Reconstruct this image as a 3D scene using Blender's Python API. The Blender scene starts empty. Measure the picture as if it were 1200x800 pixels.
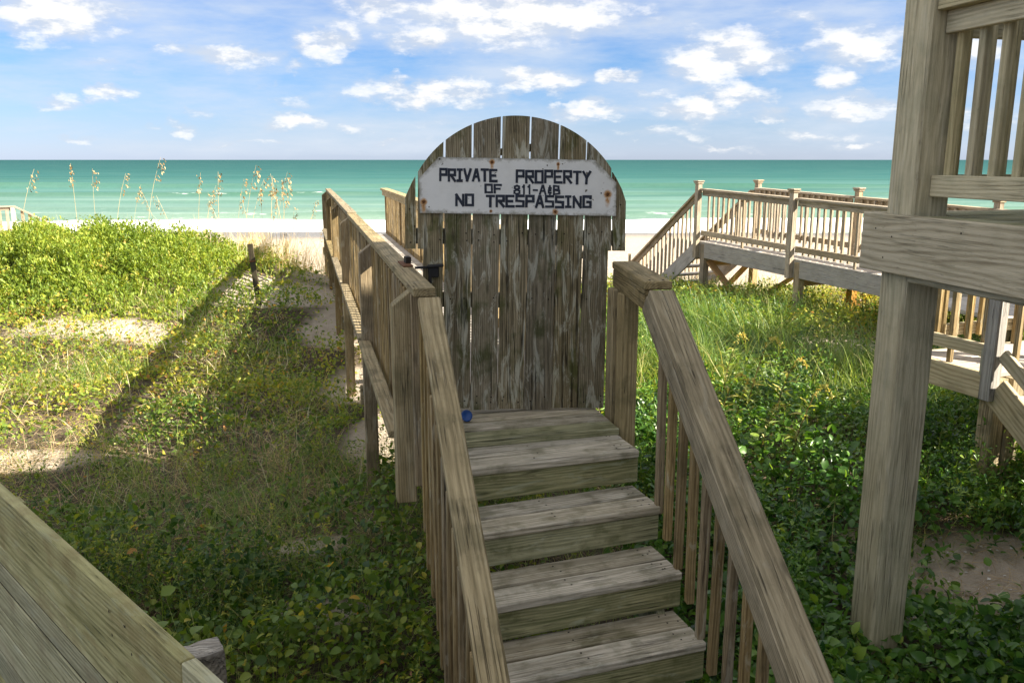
import bpy, math, random
import numpy as np
from mathutils import Vector, Matrix

random.seed(7)
RS = np.random.RandomState(11)
R = math.radians
SC = bpy.context.scene
COL = SC.collection

# ------------------------------------------------------------------ camera
PITCH = R(12.02)
CP, SP = math.cos(PITCH), math.sin(PITCH)
cam_d = bpy.data.cameras.new('camera')
cam_d.sensor_width = 36.0
cam_d.lens = 30.0
cam_d.clip_start = 0.05
cam_d.clip_end = 30000
cam = bpy.data.objects.new('camera', cam_d)
COL.objects.link(cam)
cam.location = (0, 0, 0)
cam.rotation_euler = (R(90) - PITCH, 0, 0)
SC.camera = cam

def ray(px, py):
    """direction (per metre of depth) of a photograph pixel, 1200x800"""
    x, u = (px - 600) / 1000.0, (400 - py) / 1000.0
    return Vector((x, CP + u * SP, -SP + u * CP))
def at(px, py, d):
    return ray(px, py) * d
def atz(px, py, z):
    r = ray(px, py)
    return r * (z / r.z)

# ------------------------------------------------------------------ light
SUN_AZ = Vector((0.972, -0.235, 0)).normalized()      # horizontal direction towards the sun
SUN_EL = R(34)
sun_dir = Vector((SUN_AZ.x * math.cos(SUN_EL), SUN_AZ.y * math.cos(SUN_EL), math.sin(SUN_EL)))
sun_d = bpy.data.lights.new('sun', 'SUN')
sun_d.energy = 5.0
sun_d.angle = R(0.53)
sun_d.color = (1.0, 0.90, 0.74)
sun = bpy.data.objects.new('sun', sun_d)
COL.objects.link(sun)
sun.rotation_euler = sun_dir.to_track_quat('Z', 'Y').to_euler()

SC.view_settings.view_transform = 'Standard'
SC.view_settings.look = 'None'
SC.view_settings.gamma = 1.0
SC.view_settings.use_curve_mapping = False
SC.view_settings.exposure = 1.78
SC.render.engine = 'CYCLES'
SC.cycles.use_denoising = True
SC.cycles.max_bounces = 8
SC.cycles.diffuse_bounces = 4
SC.cycles.transparent_max_bounces = 8

# ------------------------------------------------------------------ node helper
class NT:
    def __init__(s, tree):
        s.t = tree; s.n = tree.nodes; s.l = tree.links
    def add(s, typ, **kw):
        nd = s.n.new(typ)
        for k, v in kw.items(): setattr(nd, k, v)
        return nd
    def put(s, sock, v):
        if hasattr(v, 'is_output'): s.l.new(v, sock)
        elif isinstance(v, (tuple, list)) and len(v) == 3 and sock.type == 'RGBA': sock.default_value = (*v, 1)
        else: sock.default_value = v
    def math(s, op, a, b=None, c=None, clamp=False):
        nd = s.add('ShaderNodeMath', operation=op); nd.use_clamp = clamp
        for i, v in enumerate((a, b, c)):
            if v is not None: s.put(nd.inputs[i], v)
        return nd.outputs[0]
    def vec(s, op, a, b=None):
        nd = s.add('ShaderNodeVectorMath', operation=op)
        s.put(nd.inputs[0], a)
        if b is not None: s.put(nd.inputs[1], b)
        return nd.outputs['Value'] if op in ('LENGTH', 'DOT_PRODUCT') else nd.outputs[0]
    def noise(s, co, scale, detail=4, rough=0.55, dist=0.0):
        nd = s.add('ShaderNodeTexNoise')
        s.put(nd.inputs['Vector'], co); nd.inputs['Scale'].default_value = scale
        nd.inputs['Detail'].default_value = detail; nd.inputs['Roughness'].default_value = rough
        nd.inputs['Distortion'].default_value = dist
        return nd.outputs[0]
    def ramp(s, fac, stops, interp='LINEAR'):
        nd = s.add('ShaderNodeValToRGB'); cr = nd.color_ramp; cr.interpolation = interp
        while len(cr.elements) < len(stops): cr.elements.new(0.5)
        for e, (p, c) in zip(cr.elements, stops):
            e.position = p; e.color = (*c, 1) if len(c) == 3 else c
        s.put(nd.inputs[0], fac)
        return nd.outputs[0]
    def mix(s, fac, a, b, mode='MIX'):
        nd = s.add('ShaderNodeMix', data_type='RGBA', blend_type=mode)
        s.put(nd.inputs[0], fac); s.put(nd.inputs[6], a); s.put(nd.inputs[7], b)
        return nd.outputs[2]
    def rng(s, v, a, b, c=0.0, d=1.0, smooth=False):
        nd = s.add('ShaderNodeMapRange'); nd.clamp = True
        if smooth: nd.interpolation_type = 'SMOOTHSTEP'
        s.put(nd.inputs[0], v)
        for i, q in enumerate((a, b, c, d)): nd.inputs[i + 1].default_value = q
        return nd.outputs[0]
    def bump(s, h, strength, dist, normal=None):
        nd = s.add('ShaderNodeBump'); nd.inputs['Strength'].default_value = strength
        nd.inputs['Distance'].default_value = dist; s.put(nd.inputs['Height'], h)
        if normal is not None: s.l.new(normal, nd.inputs['Normal'])
        return nd.outputs[0]

# ------------------------------------------------------------------ sky
world = bpy.data.worlds.new('World'); SC.world = world; world.use_nodes = True
w = NT(world.node_tree); w.n.clear()
sky = w.add('ShaderNodeTexSky', sky_type='NISHITA')
sky.sun_disc = False; sky.sun_elevation = SUN_EL
sky.sun_rotation = math.atan2(SUN_AZ.x, SUN_AZ.y)
sky.air_density = 1.0; sky.dust_density = 0.2; sky.ozone_density = 2.5; sky.altitude = 10
tc = w.add('ShaderNodeTexCoord').outputs['Generated']
sep = w.add('ShaderNodeSeparateXYZ'); w.l.new(tc, sep.inputs[0])
dx, dy, dz = sep.outputs
yy = w.math('MAXIMUM', dy, 0.08)
cmb = w.add('ShaderNodeCombineXYZ')
w.l.new(w.math('DIVIDE', dx, yy), cmb.inputs[0]); w.l.new(w.math('DIVIDE', dz, yy), cmb.inputs[1])
q = cmb.outputs[0]
# clouds of the photograph: pixel centre, half width, half height (pixels), weight
CLOUDS = [(60, 18, 105, 34, 1.0), (270, 68, 70, 16, .8), (205, 62, 34, 12, .6), (385, 50, 46, 26, .95), (345, 78, 12, 10, .55),
          (128, 110, 38, 13, .8), (68, 122, 32, 10, .7), (232, 131, 22, 7, .5), (214, 149, 26, 11, .7), (304, 98, 16, 8, .5),
          (345, 146, 42, 13, .75), (500, 108, 118, 19, .9), (412, 154, 24, 7, .5), (340, 121, 26, 10, .45), (510, 145, 34, 14, .45),
          (600, 14, 175, 42, 1.05), (495, 52, 52, 22, .95), (440, 8, 60, 26, .9), (630, 95, 56, 21, .9), (727, 88, 32, 12, .85),
          (700, 132, 58, 12, .8), (850, 68, 86, 36, .9), (815, 130, 56, 22, .95), (868, 112, 48, 18, .85), (900, 135, 40, 12, .7),
          (1000, 55, 70, 36, .85), (985, 98, 40, 18, .8), (1010, 125, 62, 18, .8), (930, 20, 60, 10, .4), (655, 130, 24, 9, .6),
          (1130, 60, 60, 26, .8), (1150, 140, 70, 16, .7), (175, 155, 20, 5, .4), (560, 30, 60, 16, .4), (780, 30, 60, 14, .4),
          (90, 160, 44, 6, .45), (290, 168, 50, 5, .4), (470, 172, 60, 5, .4), (770, 160, 60, 7, .5), (840, 172, 70, 5, .45), (960, 158, 60, 8, .55), (560, 120, 60, 10, .5), (130, 75, 60, 9, .45), (760, 110, 40, 8, .5), (1010, 170, 50, 5, .4),
          (-120, 60, 90, 26, .9), (-60, 135, 60, 14, .7), (1330, 90, 90, 28, .9), (1290, 20, 70, 22, .8)]
mask = None; shade = None
qn = w.vec('ADD', q, w.vec('MULTIPLY', w.vec('SUBTRACT', w.add('ShaderNodeTexNoise').outputs[1], (0.5, 0.5, 0.5)), (0.0, 0.0, 0.0)))
nzc = w.add('ShaderNodeTexNoise'); w.l.new(w.vec('MULTIPLY', tc, (1, 1, 1.8)), nzc.inputs['Vector'])
nzc.inputs['Scale'].default_value = 16; nzc.inputs['Detail'].default_value = 5; nzc.inputs['Roughness'].default_value = .6
qn = w.vec('ADD', q, w.vec('MULTIPLY', w.vec('SUBTRACT', nzc.outputs[1], (0.5, 0.5, 0.5)), (0.085, 0.050, 0)))
for (cx, cy, rx, ry, wt) in CLOUDS:
    rx *= 1.06; ry *= 1.06; wt = min(1.02, wt + .03)
    r0 = ray(cx, cy); c = (r0.x / r0.y, r0.z / r0.y, 0)
    df = w.vec('MULTIPLY', w.vec('SUBTRACT', qn, c), (1000.0 / rx, 1000.0 / ry, 0))
    ln = w.vec('DOT_PRODUCT', df, df)
    m = w.math('MULTIPLY', w.math('SUBTRACT', 1.0, ln, clamp=True), wt)
    mask = m if mask is None else w.math('MAXIMUM', mask, m)
front = w.rng(dy, 0.25, 0.45)
mask = w.math('MULTIPLY', mask, front)
fbm = w.noise(w.vec('MULTIPLY', tc, (1, 1, 2.6)), 21, 9, 0.62)
low = w.noise(w.vec('MULTIPLY', tc, (1, 1, 2.2)), 3.4, 4, 0.55)
generic = w.math('MULTIPLY', w.rng(low, 0.30, 0.50, 0, 1.0), w.rng(dz, 0.16, 0.30))  # unseen overhead cloud, thickened to brighten the shade below
side = w.math('MULTIPLY', w.rng(w.noise(w.vec('MULTIPLY', tc, (1, 1, 3.5)), 7, 4), 0.52, 0.68, 0, 0.9),
              w.math('MULTIPLY', w.math('SUBTRACT', 1.0, front), w.rng(dz, 0.015, 0.05)))
tot = w.math('MAXIMUM', w.math('MAXIMUM', mask, generic), side)
dens = w.rng(w.math('ADD', tot, w.math('MULTIPLY', w.math('SUBTRACT', fbm, 0.5), 1.6)), 0.04, 1.06, 0, 1, True)
dens = w.math('MULTIPLY', dens, w.rng(tot, 0.0, 0.30))
veil = w.math('MULTIPLY', w.rng(w.noise(w.vec('MULTIPLY', tc, (1, 1, 4.5)), 6.5, 6, .6), 0.32, 0.70), 0.75)
veil = w.math('MULTIPLY', w.math('MAXIMUM', veil, w.rng(dz, .09, .0, 0, .35)), w.rng(dz, -.01, 0.01))
# clear-sky colour: the sky texture, with the same deepening of blue all round above the horizon
tint = w.ramp(w.rng(dz, 0.0, 0.35), [(0.0, (0.250, 0.315, 0.56)), (0.10, (0.230, 0.300, 0.485)), (0.30, (0.215, 0.305, 0.46)), (1.0, (0.25, 0.34, 0.50))])
clear = w.mix(1.0, sky.outputs[0], tint, 'MULTIPLY')
fup = w.noise(w.vec('MULTIPLY', w.vec('ADD', tc, (.006, 0, .011)), (1, 1, 2.6)), 21, 5, 0.6)
fdn = w.noise(w.vec('MULTIPLY', tc, (1, 1, 2.6)), 21, 5, 0.6)
rel = w.math('MULTIPLY', w.math('SUBTRACT', fdn, fup), 3.2)
cl_col = w.mix(w.rng(w.math('ADD', w.math('ADD', dens, rel), w.math('MULTIPLY', w.math('SUBTRACT', fbm, .5), 1.0)), 0.25, 1.0), (2.05, 2.22, 2.50), (3.25, 3.2, 3.12))
c1 = w.mix(veil, clear, (2.20, 2.42, 2.75))
c2 = w.mix(w.math('MULTIPLY', dens, 0.95), c1, cl_col)
bg = w.add('ShaderNodeBackground'); w.l.new(c2, bg.inputs[0]); bg.inputs[1].default_value = 0.1
wo = w.add('ShaderNodeOutputWorld'); w.l.new(bg.outputs[0], wo.inputs[0])

# ------------------------------------------------------------------ materials
def new_mat(name):
    m = bpy.data.materials.new(name); m.use_nodes = True
    n = NT(m.node_tree); n.n.clear()
    out = n.add('ShaderNodeOutputMaterial')
    return m, n, out
def principled(n, out, col, rough, normal=None, spec=0.3, metal=0.0):
    b = n.add('ShaderNodeBsdfPrincipled')
    n.put(b.inputs['Base Color'], col); n.put(b.inputs['Roughness'], rough)
    b.inputs['Specular IOR Level'].default_value = spec; b.inputs['Metallic'].default_value = metal
    if normal is not None: n.l.new(normal, b.inputs['Normal'])
    n.l.new(b.outputs[0], out.inputs[0])
    return b

def wood(name, dark, mid, light, stain=(0.05, 0.05, 0.03), stain_amt=0.5, pale=None, pale_amt=0.0, grain=1.0, rough=0.8, var=0.35, crack=0.6, gain=1.0, pale_t=.54, warm=.80, ring_amt=.12):
    dark, mid, light, stain = (tuple(min(.8, x * gain * k_) for x, k_ in zip(c_, (1.04, 1.0, warm))) for c_ in (dark, mid, light, stain))
    if pale is not None: pale = tuple(min(.6, x * (gain * .4 + .6) * k_) for x, k_ in zip(pale, (1.0, 1.0, .5 + .5 * warm)))
    m, n, out = new_mat(name)
    co = n.add('ShaderNodeTexCoord').outputs['Object']
    oi = n.add('ShaderNodeObjectInfo'); rnd = oi.outputs['Random']
    off = n.add('ShaderNodeCombineXYZ')
    n.l.new(n.math('MULTIPLY', rnd, 37.0), off.inputs[0]); n.l.new(n.math('MULTIPLY', rnd, 91.0), off.inputs[1]); n.l.new(n.math('MULTIPLY', rnd, 53.0), off.inputs[2])
    p = n.vec('ADD', co, off.outputs[0])
    # growth rings: distance from an imaginary pith line running along the board
    wob = n.noise(n.vec('MULTIPLY', p, (.9, 4.5, 4.5)), 1.0, 3, .5)
    ring_r = n.vec('LENGTH', n.vec('MULTIPLY', n.vec('ADD', co, (0, 0.03, 0.05)), (0.0, 1.0, 1.0)))
    rings = n.math('SINE', n.math('ADD', n.math('MULTIPLY', ring_r, 620 * grain), n.math('ADD', n.math('MULTIPLY', wob, 34.0), n.math('MULTIPLY', rnd, 40))))
    rings = n.rng(rings, -1, 1)
    fib = n.noise(n.vec('MULTIPLY', p, (5.0, 90, 90)), 1.0, 5, .7)
    streak = n.noise(n.vec('MULTIPLY', p, (1.9, 17, 17)), 1.0, 7, .68)
    blotch = n.noise(p, 5.5, 5, .6)
    t = n.math('ADD', n.math('MULTIPLY', streak, .40), n.math('ADD', n.math('MULTIPLY', fib, .48), n.math('MULTIPLY', rings, ring_amt)))
    col = n.ramp(t, [(0.35, dark), (0.50, mid), (0.66, light)])
    st = n.rng(n.math('ADD', blotch, n.math('MULTIPLY', n.math('SUBTRACT', streak, .5), .7)), 0.46, 0.70, 0, stain_amt, True)
    col = n.mix(st, col, stain)
    if pale is not None:
        pm = n.noise(n.vec('MULTIPLY', n.vec('ADD', p, (7.3, 2.1, 9.7)), (4.0, 19, 19)), 1.0, 8, .72, 1.0)
        pm = n.rng(pm, pale_t, pale_t + .11, 0, pale_amt, True)
        col = n.mix(pm, col, pale)
    ck = n.noise(n.vec('MULTIPLY', n.vec('ADD', p, (3.1, 5.7, 1.9)), (.8, 46, 46)), 1.0, 3, .5)
    ck = n.math('SUBTRACT', 1.0, n.rng(n.math('ABSOLUTE', n.math('SUBTRACT', ck, .45)), 0.0, 0.016), clamp=True)
    ckm = n.math('MULTIPLY', ck, n.rng(n.noise(p, 3.0, 2), .46, .56, 0, crack))
    col = n.mix(ckm, col, (0.02, 0.018, 0.014))
    # knots
    vo = n.add('ShaderNodeTexVoronoi'); vo.inputs['Scale'].default_value = 1.0
    n.l.new(n.vec('MULTIPLY', p, (2.1, 8.0, 8.0)), vo.inputs['Vector'])
    kn = n.math('SUBTRACT', 1.0, n.rng(vo.outputs[0], 0.03, 0.10), clamp=True)
    col = n.mix(n.math('MULTIPLY', kn, .6), col, tuple(c * .35 for c in dark))
    sp_k = n.rng(n.noise(n.vec('MULTIPLY', p, (14, 60, 60)), 1.0, 4, .7), .62, .72, 0, .55)
    col = n.mix(sp_k, col, tuple(c * .45 for c in dark))
    v = n.rng(rnd, 0, 1, 1 - var, 1 + var)
    hs = n.add('ShaderNodeHueSaturation'); n.l.new(v, hs.inputs['Value']); n.l.new(col, hs.inputs['Color'])
    n.l.new(n.rng(n.math('FRACT', n.math('MULTIPLY', rnd, 17.3)), 0, 1, .8, 1.15), hs.inputs['Saturation'])
    h = n.math('SUBTRACT', n.math('ADD', n.math('MULTIPLY', fib, .5), n.math('MULTIPLY', streak, .9)), n.math('MULTIPLY', ckm, 1.2))
    bn = n.bump(h, 0.9, 0.009)
    principled(n, out, hs.outputs[0], rough, bn, .22)
    return m

M = {}
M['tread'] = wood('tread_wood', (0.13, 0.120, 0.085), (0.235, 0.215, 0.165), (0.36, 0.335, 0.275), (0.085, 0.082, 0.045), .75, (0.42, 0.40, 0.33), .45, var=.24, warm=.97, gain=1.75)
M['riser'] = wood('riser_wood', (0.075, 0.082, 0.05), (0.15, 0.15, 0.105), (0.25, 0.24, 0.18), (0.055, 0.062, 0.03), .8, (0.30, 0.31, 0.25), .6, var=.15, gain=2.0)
M['rail'] = wood('rail_wood', (0.14, 0.115, 0.075), (0.25, 0.205, 0.14), (0.37, 0.31, 0.225), (0.09, 0.08, 0.048), .6, (0.40, 0.36, 0.28), .35, var=.2, gain=1.3)
M['bal'] = wood('baluster_wood', (0.11, 0.08, 0.05), (0.215, 0.165, 0.105), (0.34, 0.27, 0.185), (0.07, 0.06, 0.035), .5, (0.42, 0.38, 0.31), .55, var=.25, gain=1.35)
M['gate'] = wood('gate_wood', (0.050, 0.043, 0.026), (0.105, 0.090, 0.058), (0.19, 0.165, 0.115), (0.042, 0.046, 0.016), .95, (0.46, 0.43, 0.36), .55, var=.15, crack=.9, gain=1.95, pale_t=.50, warm=.92)
M['house'] = wood('deck_lumber', (0.17, 0.150, 0.108), (0.255, 0.230, 0.172), (0.33, 0.30, 0.235), (0.14, 0.14, 0.10), .4, (0.36, 0.34, 0.29), .25, grain=.6, var=.10, crack=.45, gain=1.9, ring_amt=.13)
M['skirt'] = wood('skirt_lumber', (0.22, 0.19, 0.15), (0.335, 0.30, 0.25), (0.42, 0.38, 0.33), (0.2, 0.19, 0.15), .3, None, 0, grain=.35, var=.06, crack=.3, gain=1.25, ring_amt=.26)
M['fence'] = wood('fence_lumber', (0.12, 0.118, 0.070), (0.205, 0.200, 0.130), (0.285, 0.275, 0.195), (0.10, 0.075, 0.045), .45, (0.30, 0.31, 0.24), .35, grain=.7, var=.16, crack=.4, gain=1.7)
M['neigh'] = wood('walkway_lumber', (0.20, 0.165, 0.115), (0.34, 0.29, 0.215), (0.46, 0.40, 0.31), (0.16, 0.14, 0.10), .4, None, 0, var=.18, gain=1.1, warm=.96)
M['fascia'] = wood('fascia_lumber', (0.24, 0.235, 0.215), (0.37, 0.365, 0.34), (0.47, 0.465, 0.44), (0.2, 0.2, 0.17), .4, None, 0, grain=.6, var=.08, warm=.99)
M['new'] = wood('new_lumber', (0.30, 0.155, 0.06), (0.46, 0.27, 0.12), (0.58, 0.37, 0.19), (0.3, 0.18, 0.08), .3, None, 0, var=.12, crack=.2)
M['deckpale'] = wood('pale_deck_lumber', (0.33, 0.31, 0.27), (0.47, 0.45, 0.41), (0.58, 0.56, 0.52), (0.28, 0.26, 0.22), .4, None, 0, var=.12, warm=.98)
M['dark'] = wood('shade_dark_wood', (0.02, 0.017, 0.012), (0.05, 0.042, 0.03), (0.09, 0.075, 0.055), var=.05)  # shade put into the wood colour, for the picket and fence joints
M['stub'] = wood('stub_lumber', (0.08, 0.075, 0.065), (0.20, 0.185, 0.16), (0.36, 0.34, 0.30), (0.05, 0.045, 0.04), .7, (0.45, 0.43, 0.39), .4, var=.05, gain=1.6, warm=.95)

def plain(name, col, rough=.6, spec=.3, metal=0.0, nscale=30, namt=.25):
    m, n, out = new_mat(name)
    co = n.add('ShaderNodeTexCoord').outputs['Object']
    f = n.noise(co, nscale, 5, .6)
    c = n.mix(n.rng(f, .3, .75, 0, namt * 2), col, tuple(x * .45 for x in col))
    principled(n, out, c, rough, n.bump(f, .2, .002), spec, metal)
    return m
M['black'] = plain('black_iron', (0.018, 0.017, 0.017), .45, .5, .3)
M['rust'] = plain('rusty_steel', (0.16, 0.065, 0.025), .8, .3, .2, 60)
M['nail'] = plain('nail_steel', (0.03, 0.022, 0.016), .7, .3, .3)
M['blue'] = plain('blue_rubber', (0.01, 0.07, 0.28), .45, .5)
M['letter'] = plain('letter_paint', (0.030, 0.038, 0.058), .6, .3, 0, 45, .45)
M['siding'] = plain('house_siding', (0.50, 0.49, 0.46), .7)
M['roof'] = plain('roof_shingle', (0.10, 0.095, 0.09), .9)
M['glass'] = plain('window_glass', (0.03, 0.04, 0.05), .08, .6, 0, 3, .05)
M['trim'] = plain('white_trim', (0.75, 0.75, 0.73), .5)
M['galv'] = plain('galvanised_steel', (0.38, 0.39, 0.40), .45, .5, .7)

# painted sign: white paint with grime along the edges and small chips
m, n, out = new_mat('sign_paint'); M['sign'] = m
co = n.add('ShaderNodeTexCoord').outputs['Object']
g = n.noise(co, 9, 6, .65); f = n.noise(co, 60, 4, .6)
c = n.mix(n.rng(g, .42, .75, 0, .55), (0.76, 0.76, 0.73), (0.56, 0.555, 0.52))
at_ = n.add('ShaderNodeAttribute'); at_.attribute_name = 'edge'
ed = n.math('MULTIPLY', n.rng(n.math('ADD', at_.outputs['Fac'], n.math('MULTIPLY', n.math('SUBTRACT', n.noise(co, 26, 5, .7), .5), 1.1)), .72, 1.05), .8)
c = n.mix(ed, c, (0.20, 0.185, 0.13))
c = n.mix(n.rng(n.noise(n.vec('ADD', co, (3, 3, 3)), 48, 3, .5), .70, .73), c, (0.12, 0.105, 0.08))
SIGN_N, SIGN_C, SIGN_OUT, SIGN_F, SIGN_CO = n, c, out, f, co
m, n, out = new_mat('rust_stain'); M['ruststain'] = m
co = n.add('ShaderNodeTexCoord').outputs['Object']
c = n.mix(n.noise(co, 70, 4), (0.33, 0.13, 0.035), (0.62, 0.46, 0.30))
principled(n, out, c, .8, None, .2)

# sand and soil
m, n, out = new_mat('sand'); M['sand'] = m
geo = n.add('ShaderNodeNewGeometry'); pos = geo.outputs['Position']
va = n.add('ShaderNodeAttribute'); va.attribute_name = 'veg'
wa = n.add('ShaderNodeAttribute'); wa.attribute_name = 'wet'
s1 = n.noise(pos, 3.0, 6, .6); s2 = n.noise(pos, 45, 5, .65); s3 = n.noise(pos, 160, 3, .6)
sandc = n.mix(n.rng(s1, .3, .7), (0.46, 0.39, 0.31), (0.57, 0.495, 0.40))
sandc = n.mix(n.rng(s2, .35, .75, 0, .4), sandc, (0.36, 0.28, 0.20))
sandc = n.mix(n.rng(s3, .66, .72, 0, .6), sandc, (0.70, 0.66, 0.58))
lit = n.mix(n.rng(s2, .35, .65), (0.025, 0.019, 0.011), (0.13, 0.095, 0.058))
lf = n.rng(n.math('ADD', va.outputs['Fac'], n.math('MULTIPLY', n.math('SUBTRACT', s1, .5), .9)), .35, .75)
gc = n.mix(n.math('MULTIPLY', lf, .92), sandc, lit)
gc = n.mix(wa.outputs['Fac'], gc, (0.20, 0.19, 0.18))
s4 = n.noise(pos, 1.1, 3, .5); s5 = n.noise(pos, 9.0, 3, .55)
hb = n.math('ADD', n.math('ADD', n.math('MULTIPLY', s5, .9), n.math('MULTIPLY', s1, 1.0)), n.math('ADD', n.math('MULTIPLY', s2, .35), n.math('MULTIPLY', s3, .08)))
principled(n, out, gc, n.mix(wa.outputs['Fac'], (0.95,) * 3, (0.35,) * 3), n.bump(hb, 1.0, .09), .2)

# sea water: colour follows the depth of the water over the sand, with wave shading painted in
m, n, out = new_mat('sea_water'); M['sea'] = m
pos = n.add('ShaderNodeNewGeometry').outputs['Position']
sp = n.add('ShaderNodeSeparateXYZ'); n.l.new(pos, sp.inputs[0])
ly = n.math('LOGARITHM', sp.outputs[1], 10.0)
ly = n.math('ADD', ly, n.math('MULTIPLY', n.math('SUBTRACT', n.noise(n.vec('MULTIPLY', pos, (.006, .02, 0)), 1.0, 4), .5), .22))
wc = n.ramp(n.rng(ly, 1.80, 3.4), [(0.0, (0.195, 0.275, 0.225)), (0.07, (0.145, 0.24, 0.205)), (0.20, (0.072, 0.180, 0.164)), (0.36, (0.024, 0.110, 0.105)), (0.55, (0.008, 0.074, 0.077)), (1.0, (0.001, 0.050, 0.057))])
chop = n.noise(n.vec('MULTIPLY', pos, (.06, .30, 0)), 1.0, 9, .66)
wc = n.mix(n.rng(chop, .44, .68, 0, .5), wc, (0.085, 0.175, 0.155))
swell = n.noise(n.vec('MULTIPLY', pos, (.010, .055, 0)), 1.0, 3, .5)
wc = n.mix(n.rng(swell, .48, .66, 0, .5), wc, (0.012, 0.078, 0.066))  # pale and dark bands put wave light and shade into the colour
fo = n.add('ShaderNodeAttribute'); fo.attribute_name = 'foam'
fn = n.noise(n.vec('MULTIPLY', pos, (.25, .9, 1)), 1.0, 8, .68)
fm = n.rng(n.math('ADD', fo.outputs['Fac'], n.math('MULTIPLY', n.math('SUBTRACT', fn, .5), 1.5)), .42, .62, 0, 1, True)
fm = n.math('MULTIPLY', fm, n.rng(fo.outputs['Fac'], .02, .2))
fl = n.noise(n.vec('MULTIPLY', pos, (.035, .28, 1)), 1.0, 6, .6)
wc = n.mix(n.math('MULTIPLY', n.rng(fl, .46, .70), n.rng(ly, 2.35, 1.85, 0, .55)), wc, (0.27, 0.36, 0.30))
wb = n.noise(n.vec('MULTIPLY', pos, (.5, 1.2, 1)), 1.0, 6, .6)
bn = n.bump(wb, .5, .35)
fa = n.add('ShaderNodeAttribute'); fa.attribute_name = 'face_shade'
wc = n.mix(n.math('MULTIPLY', fa.outputs['Fac'], .85), wc, (0.040, 0.125, 0.078))  # shading of the wave fronts is put into the colour
df = n.add('ShaderNodeBsdfDiffuse'); n.l.new(n.mix(fm, wc, (0.82, 0.84, 0.84)), df.inputs[0]); n.l.new(bn, df.inputs['Normal'])
gl = n.add('ShaderNodeBsdfGlossy'); gl.inputs['Roughness'].default_value = .28; n.l.new(bn, gl.inputs['Normal'])
ms = n.add('ShaderNodeMixShader'); n.l.new(n.math('MULTIPLY', n.math('SUBTRACT', 1.0, fm), .09), ms.inputs[0])
n.l.new(df.outputs[0], ms.inputs[1]); n.l.new(gl.outputs[0], ms.inputs[2]); n.l.new(ms.outputs[0], out.inputs[0])

def leaf_mat(name, stops, transl=.42, rough=.45, spec=.35):
    m, n, out = new_mat(name)
    a = n.add('ShaderNodeAttribute'); a.attribute_name = 'tint'
    c = n.ramp(a.outputs['Fac'], [(p_, tuple(min(.7, x * 1.75) for x in c_)) for p_, c_ in stops])
    b = n.add('ShaderNodeBsdfPrincipled'); n.l.new(c, b.inputs['Base Color'])
    b.inputs['Roughness'].default_value = rough; b.inputs['Specular IOR Level'].default_value = spec
    t = n.add('ShaderNodeBsdfTranslucent')
    n.l.new(n.mix(1.0, c, (1.45, 1.35, .55), 'MULTIPLY'), t.inputs[0])
    ms = n.add('ShaderNodeMixShader'); ms.inputs[0].default_value = transl
    n.l.new(b.outputs[0], ms.inputs[1]); n.l.new(t.outputs[0], ms.inputs[2]); n.l.new(ms.outputs[0], out.inputs[0])
    return m
M['leaf'] = leaf_mat('vine_leaf', [(0, (0.018, 0.048, 0.009)), (.40, (0.090, 0.140, 0.022)), (.68, (0.185, 0.205, 0.03)), (.9, (0.31, 0.27, 0.05)), (.97, (0.34, 0.17, 0.035)), (1, (0.20, 0.10, 0.05))])
M['lush'] = leaf_mat('lush_leaf', [(0, (0.012, 0.045, 0.009)), (.5, (0.062, 0.135, 0.020)), (.85, (0.145, 0.215, 0.03)), (1, (0.20, 0.23, 0.045))], .34, .35, .45)
M['bush'] = leaf_mat('bush_leaf', [(0, (0.055, 0.095, 0.014)), (.5, (0.130, 0.180, 0.026)), (.85, (0.22, 0.255, 0.042)), (1, (0.36, 0.31, 0.08))], .40, .45, .3)
M['grass'] = leaf_mat('green_grass', [(0, (0.05, 0.105, 0.022)), (.5, (0.12, 0.175, 0.04)), (.8, (0.24, 0.25, 0.075)), (1, (0.42, 0.35, 0.17))], .35)
M['straw'] = leaf_mat('dry_grass', [(0, (0.17, 0.12, 0.065)), (.5, (0.36, 0.27, 0.155)), (1, (0.56, 0.46, 0.30))], .30, .7, .15)
M['oat'] = leaf_mat('seed_head', [(0, (0.06, 0.038, 0.015)), (.5, (0.19, 0.125, 0.055)), (1, (0.38, 0.29, 0.16))], .2, .7, .15)
M['flower'] = leaf_mat('weed_flower', [(0, (0.30, 0.20, 0.05)), (1, (0.55, 0.45, 0.14))], .3, .7, .1)
M['twig'] = plain('dead_twig', (0.24, 0.20, 0.15), .9)

# ------------------------------------------------------------------ object helpers
PW = {}
def tag(o, label=None, cat=None, group=None, kind=None):
    if label: o['label'] = label
    if cat: o['category'] = cat
    if group: o['group'] = group
    if kind: o['kind'] = kind
    return o
def thing(name, loc, label, cat, group=None):
    o = bpy.data.objects.new(name, None); COL.objects.link(o)
    o.empty_display_size = .1
    o.location = loc
    PW[o.name] = Matrix.Translation(Vector(loc))
    return tag(o, label, cat, group)
def link(name, me, mat, parent=None, mw=None):
    o = bpy.data.objects.new(name, me); COL.objects.link(o)
    if mat is not None and not me.materials: me.materials.append(mat)
    mw = mw if mw is not None else Matrix.Identity(4)
    if parent is not None:
        o.parent = parent
        o.matrix_basis = PW[parent.name].inverted() @ mw
    else:
        o.matrix_basis = mw
    PW[o.name] = mw
    return o
def mesh_py(name, verts, faces, smooth=False):
    me = bpy.data.meshes.new(name); me.from_pydata([tuple(v) for v in verts], [], faces); me.update()
    if smooth: me.polygons.foreach_set('use_smooth', [True] * len(me.polygons))
    return me
BOXC = {}
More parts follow.
